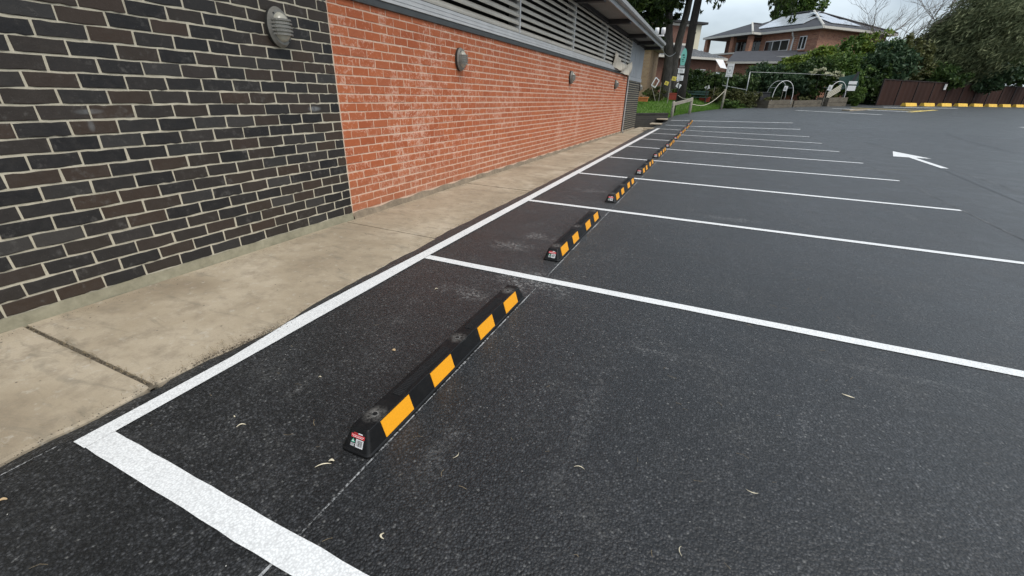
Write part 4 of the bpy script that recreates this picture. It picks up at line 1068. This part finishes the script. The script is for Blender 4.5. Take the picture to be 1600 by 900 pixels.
# main hip roof
Lm, Wm = 13.0, 10.6; s = Wm/2
r_ = MB(); zt = ZE+.16+s*TP
A0, B0, C0, D0_ = H(0, 0, ZE+.16), H(Lm, 0, ZE+.16), H(Lm, Wm, ZE+.16), H(0, Wm, ZE+.16); R0, R1_ = H(s, s, zt), H(Lm-s, s, zt)
r_.poly([A0, B0, R1_, R0]).poly([B0, C0, R1_]).poly([C0, D0_, R0, R1_]).poly([D0_, A0, R0]).poly([A0, B0, C0, D0_])
roofo = r_.build('roof', M['tile'], hs_)
for a, b in ((A0, R0), (R0, R1_), (D0_, R0)): MB().tube([np.array(a)+[0, 0, .02], np.array(b)+[0, 0, .05]], .10, 7).build('ridge_cap', M['gutter'] if a is A0 else M['tile'], roofo)
for nm, a0, a1, b0, b1 in (('gutter', -.06, Lm, -.10, .04), ('gutter', -.10, .04, .045, Wm)): hbox(nm, a0, a1, b0, b1, ZE-.04, ZE+.15, M['gutter'])
hbox('soffit', .05, Lm, .05, Wm, ZE-.03, ZE+.02, M['gutter'])
# porch wing
a0, a1, b0 = 6.28, 12.7, -1.2; s2 = (a1-a0)/2; zt2 = ZE+.15+s2*TP
r_ = MB(); P0, P1, Q0, Q1 = H(a0, b0, ZE+.15), H(a1, b0, ZE+.15), H(a1, 7, ZE+.15), H(a0, 7, ZE+.15); T0, T1 = H((a0+a1)/2, b0+s2, zt2), H((a0+a1)/2, 7, zt2)
r_.poly([P0, P1, T0]).poly([P1, Q0, T1, T0]).poly([Q1, P0, T0, T1]); pr_ = r_.build('porch_roof', M['tile'], hs_)
MB().tube([np.array(P0)+[0, 0, .02], np.array(T0)+[0, 0, .05]], .10, 7).build('ridge_cap', M['gutter'], pr_)
MB().tube([np.array(T0)+[0, 0, .02], np.array(T1)+[0, 0, .05]], .09, 7).build('ridge_cap', M['tile'], pr_)
hbox('gutter', a0-.06, a1, b0-.10, b0+.04, ZE-.05, ZE+.14, M['gutter']); hbox('gutter', a0-.10, a0+.03, b0+.045, .0-.11, ZE-.05, ZE+.14, M['gutter'])
hbox('porch_soffit', a0+.05, a1, b0+.05, 1.5, ZE-.04, ZE+.01, M['soffit'])
for a in (a0+.35, a0+2.5, a1-.35): hbox('porch_column', a, a+.42, b0+.35, b0+.77, 3.9, ZE-.06, M['hbrick'])
hbox('balcony_wall', a0+.3, a1-.2, b0+.36, b0+.6, 3.6, 5.25, M['hbrick']); hbox('balcony_capping', a0+.2, a1, b0+.25, b0+.66, 5.255, 5.40, M['gutter'])
for a in (7.6, 9.4):
    w_ = hbox('balcony_door', a, a+1.5, 1.84, 1.895, 4.9, 6.6, M['glass']); hbox('door_frame', a+.72, a+.78, 1.81, 1.838, 4.9, 6.6, M['frame_grey'], w_)
# windows on the front
def hwin(a0, a1, z0, z1, nm):
    f_ = hbox('window', a0, a1, OV-.06, OV-.004, z0, z1, M['plastic_white'])
    n_ = nm; st = (a1-a0)/n_
    for k in range(n_): hbox('pane', a0+k*st+.06, a0+(k+1)*st-.04, OV-.075, OV-.062, z0+.07, z1-.07, M['glass'], f_)
    hbox('sill', a0-.08, a1+.08, OV-.16, OV-.0, z0-.14, z0-.002, M['hbrick'] if nm == 2 else M['gutter'], f_)
hwin(1.62, 2.32, 5.35, 6.45, 2); hwin(3.35, 5.95, 5.35, 6.30, 3)
MB().tube([H(2.95, OV-.40, ZE-.02), H(2.95, OV-.35, ZE-.25), H(2.95, OV-.08, ZE-.55), H(2.95, OV-.08, 4.9), H(3.15, OV-.3, 4.6)], .07, 8).build('downpipe', M['plastic_white'], hs_)
# solar panels lying on both visible slopes
def solar(face, u0, u1, v0, v1):
    def pt(u, v, o):
        if face == 0: return np.array(H(u, v, ZE+.16+v*TP+o))
        return np.array(H(v, u, ZE+.16+v*TP+o))
    m = MB(); A = [pt(u0, v0, .10), pt(u1, v0, .10), pt(u1, v1, .10), pt(u0, v1, .10)]; B = [pt(u0, v0, .06), pt(u1, v0, .06), pt(u1, v1, .06), pt(u0, v1, .06)]
    m.v = [tuple(p) for p in A+B]; m.f = [(0, 1, 2, 3), (7, 6, 5, 4)]+[(i, (i+1) % 4, 4+(i+1) % 4, 4+i) for i in range(4)]
    m.build('solar_panel', M['solar'], roofo)
for r in range(2):
    n_ = 5 if r == 0 else 4
    for k in range(n_): solar(0, 2.9+r*1.1+k*1.06, 2.9+r*1.1+k*1.06+1.02, 1.15+r*1.72, 1.15+r*1.72+1.66)
for r in range(2):
    for k in range(4 if r == 0 else 2): solar(1, 2.2+r*1.3+k*1.06, 2.2+r*1.3+k*1.06+1.02, .95+r*1.72, .95+r*1.72+1.66)
# single-storey front: two tiled skirts with pale gutters
def skirt(name, pl, pr, Dl, Dr, rise, back, gut=.16):
    a, b = at(*pl, Dl), at(*pr, Dr); z = (a[2]+b[2])/2; a[2] = b[2] = z
    d = (b-a)[:2]; d /= np.linalg.norm(d); nn = np.array([-d[1], d[0]]); o_ = np.array(hs_.location)
    a2 = np.array([*(a[:2]+nn*back), z+rise]); b2 = np.array([*(b[:2]+nn*back), z+rise])
    m = MB().quad(a-o_, b-o_, b2-o_, a2-o_); m.quad(a-o_-[0, 0, .05], b-o_-[0, 0, .05], b2-o_-[0, 0, .05], a2-o_-[0, 0, .05])
    r = m.build(name, M['tile'], hs_)
    MB().beam(a-o_+np.array([0, 0, -.02]), b-o_+np.array([0, 0, -.02]), .14, gut).build('gutter', M['gutter'], r)
    w0 = np.array([*(a[:2]+nn*.5), 0]); w1 = np.array([*(b[:2]+nn*.5), 0]); m = MB()
    m.quad(w0-o_+[0, 0, .3], w1-o_+[0, 0, .3], w1-o_+[0, 0, z-.02], w0-o_+[0, 0, z-.02]); e_ = w1+np.array([*(nn*3), 0])
    m.quad(w1-o_+[0, 0, .3], e_-o_+[0, 0, .3], e_-o_+[0, 0, z-.02], w1-o_+[0, 0, z-.02]); m.build('lower_wall', M['hbrick'], hs_)
skirt('lower_roof', (1134, 98.5), (1240, 96), 47.6, 47.2, 1.25, 5.0)
skirt('entry_roof', (1214, 87.5), (1273, 89), 49.6, 48.6, .55, 2.6)
# white shade sail between the buildings
sl_ = MB(); q = [at(1118, 92.5, 41), at(1130, 93.5, 41.4), at(1136, 108, 39.2), at(1126, 106, 39)]
ctr = sum(q)/4-np.array([0, 0, .12])
for i in range(4): sl_.poly([q[i], q[(i+1) % 4], ctr])
o = sl_.build('shade_sail', M['plastic_white']); md = o.modifiers.new('thickness', 'SOLIDIFY'); md.thickness = .02
tag(o, 'small white shade sail between the school and the house', 'shade sail')

# ================================================================== BROWN FENCE AND YELLOW STOPS
Y0 = azp(16.5, 46.0); dY = np.array([math.sin(rad(42)), math.cos(rad(42))]); nY = np.array([-dY[1], dY[0]])   # nY: away from viewer
F0 = Y0[:2]+nY*1.5-dY*1.4; fz = gz(*F0)
fence = empty('brown_fence', (F0[0], F0[1], .90), math.atan2(dY[1], dY[0]), 'dark brown sheet metal fence behind the yellow stops', 'fence')
PW = 2.37; NP = 15
pm = MB(); n = 14; pr = []
for k in range(n+1):
    x = PW*k/n; pr.append((x+.02, .012*(1 if (k//2) % 2 else -1)))
pm.v = [(x*(PW-.06)/PW+.03, y, .03) for x, y in pr]+[(x*(PW-.06)/PW+.03, y, 1.78) for x, y in pr]; pm.f = [(i, i+1, n+2+i, n+1+i) for i in range(n)]
pme = pm.mesh('fence_panel', M['fence'])
pom = MB().box(-.035, .035, -.045, .045, -.3, 1.86).mesh('fence_post', M['fence_post'])
rlm = MB().box(.036, PW-.036, -.035, .035, 1.78, 1.84).mesh('fence_rail', M['fence_post'])
for k in range(NP+1):
    inst('fence_post', pom, fence, (k*PW, 0, 0))
    if k < NP: inst('fence_panel', pme, fence, (k*PW, 0, 0)); inst('fence_rail', rlm, fence, (k*PW, 0, 0))
for k, px in enumerate((1549, 1595)):
    c = at(px, 134, 46.0+(4.6 if k == 0 else 9.5)*1.35); 
    tq = float((c[:2]-F0)@dY); o = MB().box(-.17, .17, -.012, .012, -.22, .22).build('fence_notice', M['plastic_white'], loc=(*(F0+dY*tq-nY*.07), 2.45 if k else 2.4)); o.rotation_euler = (0, 0, math.atan2(dY[1], dY[0]))
    tag(o, ['grey-white notice fixed on the brown fence', 'brighter white notice on the brown fence at the frame edge'][k], 'notice')
ym = MB(); pf_ = [(-.15, 0), (-.13, .03), (-.085, .13), (-.06, .145), (.06, .145), (.085, .13), (.13, .03), (.15, 0)]; n = len(pf_)
ym.v = [(-.9, y, z) for y, z in pf_]+[(-.86, y*.96, z*1.0) for y, z in pf_]+[(.86, y*.96, z) for y, z in pf_]+[(.9, y, z) for y, z in pf_]
for j in range(3): ym.f += [(j*n+i, j*n+i+1, (j+1)*n+i+1, (j+1)*n+i) for i in range(n-1)]
ym.f += [tuple(range(n))[::-1], tuple(range(3*n, 4*n))]; yme = ym.mesh('yellow_wheel_stop', M['ystop'])
for k in range(9):
    p = Y0[:2]+dY*2.5*k; r = inst('yellow_wheel_stop', yme, None, (p[0], p[1], gz(*p)), (0, 0, math.atan2(dY[1], dY[0])), (.82, 1.3, 1.55))
    tag(r, ('yellow concrete wheel stop at the garden end of the brown fence' if k == 0 else f'{ORD[k]} yellow concrete wheel stop along the brown fence, counted from the garden'), 'wheel stop', 'yellow stops by the brown fence')
# pale kerb strip in front of the fence
kb = MB(); a = Y0[:2]-dY*9-nY*.9; b = Y0[:2]+dY*34-nY*.9
kb.beam((*a, gz(*a)+.03), (*b, gz(*b)+.03), .5, .10); tag(kb.build('kerb', M['concrete']), kind='structure')

# ================================================================== TREES AND SHRUBS
def tree_pine():
    b = at(1043, 156, 35.0); b[2] = lawn_z(b[0], b[1])-.1
    r = empty('pine_tree', b, 0, 'large forked grey trunk pine standing behind the grass bank', 'tree')
    q = lambda px, py, d=35.0: at(px, py, d)-b
    def vert(p, px, py): return q(px, py)
    m = MB()
    m.tube([(0, 0, -.3), q(1042, 140), q(1044, 115), q(1046, 90), q(1044, 55), q(1045, 20), q(1046, -60), q(1048, -160)], [.62, .44, .37, .33, .29, .26, .22, .12], 14)
    m.tube([q(1049, 150), q(1051, 120), q(1054, 95), q(1062, 60), q(1073, 20), q(1090, -60), q(1108, -150)], [.36, .29, .26, .235, .215, .19, .12], 12)
    limbs(m, q(1046, 40), q(1048, -160), .30, .12, 16, 3.2, 4, .1)
    m.build('trunk', M['bark_grey'], r, smooth=True)
    bl = []; rr = random.Random(8)
    for px, py, s_ in [(990, 8, 1.1), (1003, 22, .9), (1015, 8, 1.2), (1022, 30, .9), (1030, 12, 1.0), (1038, 36, .55), (1030, 45, .6), (1052, 6, .8), (1060, -8, 1.0), (1010, -12, 1.4), (985, -20, 1.6), (1040, -20, 1.5), (1033, 60, .4), (1055, 28, .4), (1008, 36, .6), (1018, 46, .45), (1000, 2, 1.0), (1026, 22, .8)]:
        bl.append((q(px, py, 35+rr.uniform(-2, 1.5)), (s_*.85, s_*.8, s_*.55)))
    for _ in range(26):
        bl.append((q(1045+rr.uniform(-90, 70), -70+rr.uniform(-120, 50), 35+rr.uniform(-3, 3)), (1.6, 1.6, .8)))
    inst('crown', leafmesh('crown', bl, 60000, .11, M['leaf_pine'], 1.7, None, seed=31), r)
tree_pine()
def tree_dark():
    b = at(1064, 152, 33.0); b[2] = lawn_z(b[0], b[1])-.2
    r = empty('dark_trunk_tree', b, 0, 'slim dark straight trunk behind the teal sign', 'tree')
    q = lambda px, py, d=33.0: at(px, py, d)-b
    m = MB(); m.tube([(0, 0, -.2), q(1067, 130), q(1071, 105), q(1077.5, 70), q(1083.5, 35), q(1091, 0), q(1103, -60), q(1122, -150)], [.31, .27, .255, .245, .235, .22, .19, .11], 12)
    limbs(m, q(1092, -30), q(1122, -150), .25, .12, 12, 3.0, 14, -.1)
    pts = [q(1098, -40), q(1150, -60, 32), q(1200, -40, 32), q(1214, 4, 32)]; m.tube(pts, [.12, .09, .05, .02], 6)
    pts = [q(1095, -25), q(1110, -15, 32.5), q(1120, 6, 32.5)]; m.tube(pts, [.06, .04, .015], 6)
    for sx, sy in ((1087, 22), (1082, 55)): m.tube([q(sx, sy), q(sx+6, sy-4, 32.9)], [.06, .02], 5)
    m.build('trunk', M['bark_dark'], r, smooth=True)
    bl = [(q(px, py, 32.3), (s_, s_, s_*1.1)) for px, py, s_ in [(1105, -4, .22), (1119, 4, .26), (1124, 10, .16), (1113, -2, .2), (1129, 0, .15), (1095, 18, .07),
          (1207, 4, .25), (1209, 14, .24), (1216, 2, .22), (1208, 21, .16), (1217, 16, .13), (1240, -14, .35), (1232, 2, .35), (1236, 18, .26), (1238, 28, .20), (1234, 10, .3), (1233, 34, .1)]]
    rr = random.Random(18)
    for _ in range(22): bl.append((q(1120+rr.uniform(-50, 130), -80+rr.uniform(-80, 50), 33+rr.uniform(-3, 3)), (1.4, 1.4, .7)))
    inst('crown', leafmesh('crown', bl, 15000, .09, M['leaf_pine'], 1.8, (0, 0, -1), .55, seed=32), r)
tree_dark()
# cypress behind the house
c = at(1252, -8, 66); shrub('cypress_tree', 'dense green cypress rising behind the house ridge', 'tree', c, (2.6, 2.6, 4.2), 16000, .16, M['leaf_mid'], 41, lumps=14, shell=.8)
# shrubs against the hall corner and under the trees
def sh(px, py, D, R, n, size, mat, label, seed, cat='shrub', name='shrub', **kw):
    return shrub(name, label, cat, at(px, py, D), R, n, size, M[mat], seed, **kw)
sh(1024, 146, 31.5, (.75, .6, .6), 2600, .06, 'leaf_olive', 'rounded olive shrub behind the grass near the hall corner', 51)
sh(1078, 141, 36.5, (1.2, 1.0, 1.25), 4600, .085, 'leaf_dark', 'dark leafy shrub between the trunks and the bench', 52, lumps=11)
sh(1101, 130, 38.5, (1.9, 1.2, 1.15), 7000, .095, 'leaf_dark', 'tall dark shrub below the school windows', 53, lumps=13)
sh(1062, 150, 33.6, (.7, .5, .6), 1800, .06, 'leaf_mid', 'low green shrub at the foot of the dark trunk', 54)
sh(1121, 150, 37.0, (.95, .7, .62), 4200, .055, 'leaf_olive', 'low olive shrub left of the white sign post', 55)
sh(1148, 151, 37.5, (.95, .7, .65), 4200, .055, 'leaf_olive', 'low olive shrub right of the white sign post', 56)
sh(1168, 156, 38.2, (.95, .8, .70), 3800, .06, 'leaf_olive', 'brownish shrub at the asphalt edge before the dark bins', 57)
sh(1143, 163, 36.2, (.8, .5, .32), 2600, .05, 'leaf_mid', 'low green ground shrub below the sign post', 58)
sh(1150, 134, 42.0, (2.4, 1.4, 1.25), 10500, .095, 'leaf_dark', 'dark green hedge shrub behind the pipe rail', 59, lumps=16)
sh(1187, 132, 43.0, (2.0, 1.5, 1.45), 10500, .10, 'leaf_blue', 'bluish green hedge shrub behind the first pipe post', 60, lumps=16)
sh(1222, 131, 44.0, (2.2, 1.5, 1.4), 10500, .10, 'leaf_blue', 'bluish green hedge shrub behind the nearer arch', 61, lumps=16)
sh(1258, 124, 45.0, (2.3, 1.5, 1.6), 10500, .10, 'leaf_dark', 'dark hedge shrub between the two arches', 62, lumps=16)
sh(1298, 122, 46.0, (2.4, 1.6, 2.0), 8500, .11, 'leaf_mid', 'dark hedge shrub behind the farther arch', 63, lumps=16)
sh(1208, 113, 44.6, (2.6, 1.2, .6), 6500, .10, 'leaf_mid', 'green hedge top under the pale gutter', 64, lumps=12)
sh(1250, 102, 45.8, (2.0, 1.2, .8), 6500, .10, 'leaf_bright', 'golden green hedge top below the house wall', 65, lumps=12)
sh(1290, 97, 46.8, (2.4, 1.3, 1.2), 7500, .11, 'leaf_bright', 'golden green shrub crown right of the house wall', 66, lumps=12)
sh(1322, 84, 49.0, (1.5, 1.4, 1.9), 4600, .11, 'leaf_mid', 'mid green tree crown overlapping the house corner', 67, lumps=12)
sh(1352, 90, 50.0, (2.2, 1.7, 2.1), 7500, .12, 'leaf_bright', 'olive tinged crown in front of the bare tree', 68, lumps=14)
sh(1385, 108, 48.5, (2.5, 1.8, 2.3), 9500, .13, 'leaf_blue', 'large dark broadleaf bush at the garden end', 69, lumps=18)
sh(1416, 96, 52.0, (2.3, 1.8, 2.1), 8000, .14, 'leaf_olive', 'mid green broadleaf bush at the fence corner', 70, lumps=15)
sh(1352, 138, 47.2, (2.3, 1.3, 1.8), 8000, .13, 'leaf_dark', 'dark bush put in for the shaded hollow before the fence', 71, lumps=12)  # dark leaves stand in for the shade of a hollow
sh(1339, 150, 43.8, (.7, .6, .75), 2800, .06, 'leaf_mid', 'tufted green clump beside the dark notice post', 72, elong=2.2)
sh(1335, 122, 47.5, (1.7, 1.3, 1.8), 6000, .11, 'leaf_blue', 'dark shrub behind the dark notice post', 73, lumps=12)
for px, py, D, lb_n, sd_ in ((1282, 112, 43.6, 'spray of cream blossom over the hedge', 74), (1310, 117, 44.6, 'smaller cream blossom spray near the farther arch', 75)):
    c = at(px, py, D); r = empty('blossom_spray', c, 0, lb_n, 'blossom')
    inst('blossoms', leafmesh('blossoms', [((random.uniform(-.6, .6), 0, random.uniform(-.2, .2)), (.3, .2, .12)) for _ in range(5)], 260, .07, M['flower'], 1.2, seed=sd_), r)
    MB().tube([(0, .1, 0), (.1, .5, -1.2)], [.02, .03], 6).build('stem', M['bark_dark'], r)
# dark compost bins beside the first bed
for px, D, lb_n in ((1178, 39.6, 'dark plastic compost bin left of the garden beds'), (1190, 39.2, 'second dark plastic compost bin touching the first bed')):
    a = at(px, 168, D); a[2] = gz(a[0], a[1]); r = empty('compost_bin', a, .1, lb_n, 'bin')
    m = MB(); m.v = [(-.36, -.36, 0), (.36, -.36, 0), (.36, .36, 0), (-.36, .36, 0), (-.30, -.30, .95), (.30, -.30, .95), (.30, .30, .95), (-.30, .30, .95)]
    m.f = [(0, 1, 5, 4), (1, 2, 6, 5), (2, 3, 7, 6), (3, 0, 4, 7)]; m.build('body', M['rafter'], r, bevel=.02)
    MB().box(-.34, .34, -.34, .34, .955, 1.02).build('lid', M['rafter'], r, bevel=.02)
# bare trees
def bare(px, pbase, D, h, label, seed, lean=(.25, 0)):
    b = at(px, pbase, D); b[2] = .8; r = empty('bare_tree', b, 0, label, 'tree', 'leafless trees behind the bushes'); rr = random.Random(seed)
    m = MB()
    def grow(p, d, ln, rd, lev):
        e = p+d*ln; mid = (p+e)/2+np.array([rr.gauss(0, .05), rr.gauss(0, .05), rr.gauss(0, .05)])*ln
        m.tube([p, mid, e], [rd, rd*.82, rd*.62], 6 if lev < 3 else 4, caps=False)
        if lev >= 6: return
        for _ in range(3 if lev in (1, 2, 3, 4) else 2):
            nd = d+np.array([rr.gauss(0, .42), rr.gauss(0, .42), rr.gauss(.06, .26)]); nd += np.array([lean[0], lean[1], .12])*.22; nd /= np.linalg.norm(nd)
            grow(e if rr.random() < .6 else mid, nd, ln*rr.uniform(.62, .85), rd*.60, lev+1)
    grow(np.array([0, 0, -.3]), np.array([lean[0]*.3, lean[1], 1.0])/np.linalg.norm([lean[0]*.3, lean[1], 1.0]), h*.27, .13, 0)
    m.build('trunk', M['twig'], r)
bare(1345, 150, 56, 12, 'leafless grey tree beside the house roof', 3, (.5, 0))
bare(1388, 150, 58, 14, 'leafless tree in the middle of the skyline', 5, (.5, 0))
bare(1425, 150, 59, 16, 'leafless tree leaning against the dark casuarina', 9, (.5, 0))
# weeping casuarina over the fence
def casuarina(pxs, D, R, label, seed, n, trunk_px, mat='needle_casu', dirv=(.62, .1, .72), size=.062):
    b = at(trunk_px, 158, D+1); b[2] = .85; r = empty('casuarina_tree', b, 0, label, 'tree')
    bl = [(at(px, py, D+dd)-b, tuple(np.array(R)*s_)) for px, py, s_, dd in pxs]
    inst('crown', leafmesh('crown', bl, n, size, M[mat], 3.2, dirv, .42, shell=.50, seed=seed), r)
    m = MB(); m.tube([(0, 0, -.2), bl[0][0]*.5, bl[0][0]], [.26, .18, .08], 8)
    for c_, _ in bl[1:]: m.tube([bl[0][0]*.45, (bl[0][0]*.45+c_)/2+np.array([0, 0, .2]), c_], [.10, .06, .02], 6)
    m.build('trunk', M['bark_dark'], r, smooth=True)
casuarina([(1490, 75, 1.15, 0), (1468, 98, .85, -1), (1455, 118, .55, -1), (1500, 50, 1.0, 1), (1525, 60, 1.2, 0), (1520, 92, .9, -1), (1545, 35, 1.1, 0), (1565, 60, 1.1, 0), (1540, 15, .9, 1), (1480, 55, .7, 1), (1500, 105, .6, -1)],
          57, (2.45, 1.8, 2.0), 'big dark brush-like casuarina leaning over the brown fence', 81, 62000, 1500)
casuarina([(1590, 35, 1.2, 0), (1570, 8, 1.1, 0), (1605, 0, 1.3, 0), (1610, 60, 1.2, 0), (1625, 25, 1.3, 0)],
          67, (2.8, 2.0, 2.2), 'dark casuarina crown cut by the top corner of the frame', 82, 22000, 1600, 'leaf_olive')
sh(1580, 85, 65, (3.3, 1.7, 2.2), 12000, .15, 'leaf_mid', 'green broadleaf bush under the corner casuarina', 83, lumps=14)
sh(1572, 112, 64.0, (3.8, 1.5, 1.7), 12000, .15, 'leaf_dark', 'dark bush drooping over the fence below the corner casuarina', 84, lumps=14)
sh(1515, 118, 58, (3.6, 1.4, 1.5), 9500, .14, 'leaf_blue', 'deep green bush overhanging the middle of the fence', 85, lumps=14)
sh(1625, 100, 72.0, (2.6, 1.7, 2.4), 7000, .16, 'leaf_mid', 'green bush just past the right end of the view', 86, lumps=10)
sh(1462, 120, 54.0, (2.0, 1.5, 1.3), 6500, .14, 'leaf_dark', 'dark bush tucked behind the casuarina foot', 87, lumps=10)

# ================================================================== LITTER ON THE ASPHALT
def leaf_thing(px, py, pts, wd, mat, label, name='dry_leaf', z=None, rot=0):
    g = gp(px, py) if z is None else z
    m = MB(); n = len(pts)
    for i in range(n):
        d = np.array(pts[min(i+1, n-1)])-np.array(pts[max(i-1, 0)]); d = d/np.linalg.norm(d); nn = np.array([-d[1], d[0]])
        w_ = wd*(.15+.85*math.sin(math.pi*(i+.5)/n))
        zz = .003+.005*math.sin(math.pi*i/(n-1))
        m.v += [(pts[i][0]+nn[0]*w_/2, pts[i][1]+nn[1]*w_/2, zz), (pts[i][0]-nn[0]*w_/2, pts[i][1]-nn[1]*w_/2, zz*.7+.001)]
    m.f = [(2*i, 2*i+1, 2*i+3, 2*i+2) for i in range(n-1)]
    o = m.build(name, mat, loc=(g[0], g[1], g[2])); o.rotation_euler = (0, 0, rot)
    md = o.modifiers.new('thickness', 'SOLIDIFY'); md.thickness = .0012
    return tag(o, label, 'leaf' if 'leaf' in name else 'twig', 'litter on the asphalt')
def curve(L_, bend, n=9):
    L_ *= .72; bend *= .72
    return [(L_*(t-.5), bend*(1-(2*t-1)**2)) for t in np.linspace(0, 1, n)]
leaf_thing(1325, 619, curve(.075, -.012), .007, M['straw'], 'curled pale leaf on open asphalt at the right', rot=-.25)
leaf_thing(505, 728, curve(.085, .006), .004, M['straw'], 'thin forked straw twig in front of the nearest wheel stop', 'straw_twig', rot=.75)
leaf_thing(518, 721, curve(.030, .004), .009, M['straw'], 'short pale straw tip by the nearest wheel stop', 'straw_twig', rot=.5)
leaf_thing(615, 548, curve(.028, .004), .018, M['dryleaf'], 'small tan leaf beside the nearest wheel stop', rot=.1)
leaf_thing(600, 838, curve(.030, .014), .006, M['straw'], 'hooked straw curl near the bottom edge of the view', rot=2.2)
leaf_thing(377, 666, curve(.050, .010), .005, M['straw'], 'curved straw inside the corner of the white lines', rot=.9)
leaf_thing(366, 652, curve(.018, .002), .005, M['straw'], 'tiny straw piece near the curved straw', rot=0)
leaf_thing(4, 783, curve(.035, .006), .010, M['dryleaf'], 'brown leaf at the left edge below the path', rot=.9)
leaf_thing(682, 452, curve(.035, .006), .006, M['straw'], 'pale straw between the edge line and the nearest stop', rot=.9)
leaf_thing(500, 590, curve(.020, .004), .005, M['straw'], 'pale fleck of straw left of the nearest stop', rot=.4)
leaf_thing(905, 732, curve(.06, .008), .0025, M['straw'], 'thin straw on the asphalt right of the nearest stop', 'straw_twig', rot=.1)
leaf_thing(1175, 768, curve(.06, -.016), .0025, M['straw'], 'bent thin straw lower right of centre', 'straw_twig', rot=0)
leaf_thing(1065, 862, curve(.05, .012), .0022, M['straw'], 'thin curved straw at the bottom of the view', 'straw_twig', rot=1.7)
leaf_thing(712, 712, curve(.05, -.014), .0022, M['straw'], 'thin curved straw just right of the nearest stop', 'straw_twig', rot=1.4)
# fine litter nobody could count: pine needles and chips, on asphalt and path
nv, nf = [], []; rr = random.Random(77)
def needle(x, y, z, ln, a, w_):
    dx, dy = math.cos(a)*ln/2, math.sin(a)*ln/2; ox, oy = -math.sin(a)*w_, math.cos(a)*w_; n = len(nv); bz = rr.uniform(.001, .006); bo = rr.uniform(-.2, .2)*ln
    nv.extend([(x-dx-ox, y-dy-oy, z+.002), (x-dx+ox, y-dy+oy, z+.002), (x+ox-math.sin(a)*bo, y+oy+math.cos(a)*bo, z+bz), (x-ox-math.sin(a)*bo, y-oy+math.cos(a)*bo, z+bz), (x+dx+ox, y+dy+oy, z+.002), (x+dx-ox, y+dy-oy, z+.002)])
    nf.extend([(n, n+1, n+2, n+3), (n+3, n+2, n+4, n+5)])
for _ in range(190):
    y = rr.uniform(-.4, 7)**1.0; x = rr.uniform(-1.0, 3.2); needle(x, y, gz(x, y)+.001, rr.uniform(.012, .05), rr.uniform(0, 6.28), rr.uniform(.0004, .0009))
for _ in range(170):
    y = rr.gauss(.72, .16) if rr.random() < .6 else rr.uniform(-.5, 6); x = edge_x(y)-abs(rr.gauss(0, .07)); needle(x, y, max(slab_z(y), 0)+.003, rr.uniform(.02, .06), rr.uniform(-.6, .9), rr.uniform(.0004, .0009))
for _ in range(90):
    t = rr.random(); x = -2.45+t*1.2; needle(x, .322+rr.gauss(0, .012), slab_z(.3)+.001, rr.uniform(.015, .05), rr.uniform(-.5, .5), rr.uniform(.0006, .0014))
me = bpy.data.meshes.new('pine_needle_litter'); me.from_pydata(nv, [], nf); me.materials.append(simple('needle_litter', (.22, .17, .10), .9, .6, 60))
tag(inst('pine_needle_litter', me), 'fine dry pine needles strewn over asphalt and path', 'litter', kind='stuff')
gv, gf = [], []
def bit(x, y, z, s_):
    n = len(gv); a = rr.uniform(0, 6.28); dx, dy = math.cos(a)*s_, math.sin(a)*s_
    gv.extend([(x-dx, y-dy, z), (x+dy*.5, y-dx*.5, z), (x+dx, y+dy, z), (x-dy*.5, y+dx*.5, z), (x, y, z+s_*.6)]); gf.extend([(n, n+1, n+4), (n+1, n+2, n+4), (n+2, n+3, n+4), (n+3, n, n+4)])
for _ in range(2600):
    y = rr.uniform(-.5, 12) if rr.random() < .6 else rr.gauss(.75, .2); x = edge_x(y)-.03+rr.gauss(0, .022); bit(x, y, max(slab_z(y)-.018, -.004)+.001, rr.uniform(.001, .005))
for _ in range(1500):
    y = rr.uniform(-.3, 14); bit(-2.44+abs(rr.gauss(0, .03)), y, slab_z(y)+.004, rr.uniform(.001, .0045))
for _ in range(900):
    t = rr.random(); j = rr.choice((.322, .322, 2.905, 5.55)); bit(-2.45+t*1.17, j+rr.gauss(0, .010), slab_z(j)-.002-.018*t, rr.uniform(.001, .0045))
for _ in range(260):
    y = rr.uniform(-.3, 9); x = rr.uniform(-2.4, -1.3); bit(x, y, slab_z(y)+.001-.018*max(0, (x+2.47)/1.22) if y < 2 else slab_z(y)+.001, rr.uniform(.0012, .005))
me = bpy.data.meshes.new('path_grit'); me.from_pydata(gv, [], gf); me.materials.append(simple('grit', (.060, .045, .030), .95, .7, 45))
tag(inst('path_grit', me), 'dark grit and crumbs along the path edges and joints', 'grit', kind='stuff')
cv, cf = [], []
for _ in range(300):
    y = rr.uniform(-.4, 6.5); x = rr.uniform(-1.0, 3.6); s_ = rr.uniform(.0008, .0024); z = gz(x, y)+.0035; n = len(cv)
    cv += [(x-s_, y, z), (x, y-s_, z), (x+s_, y+s_*.4, z), (x, y+s_, z+s_)]; cf += [(n, n+1, n+3), (n+1, n+2, n+3), (n+2, n, n+3)]
me = bpy.data.meshes.new('stone_chips'); me.from_pydata(cv, [], cf); me.materials.append(simple('pale_chip', (.42, .41, .38), .8, .3, 90))
tag(inst('stone_chips', me), 'tiny pale chips scattered on the asphalt', 'debris', kind='stuff')
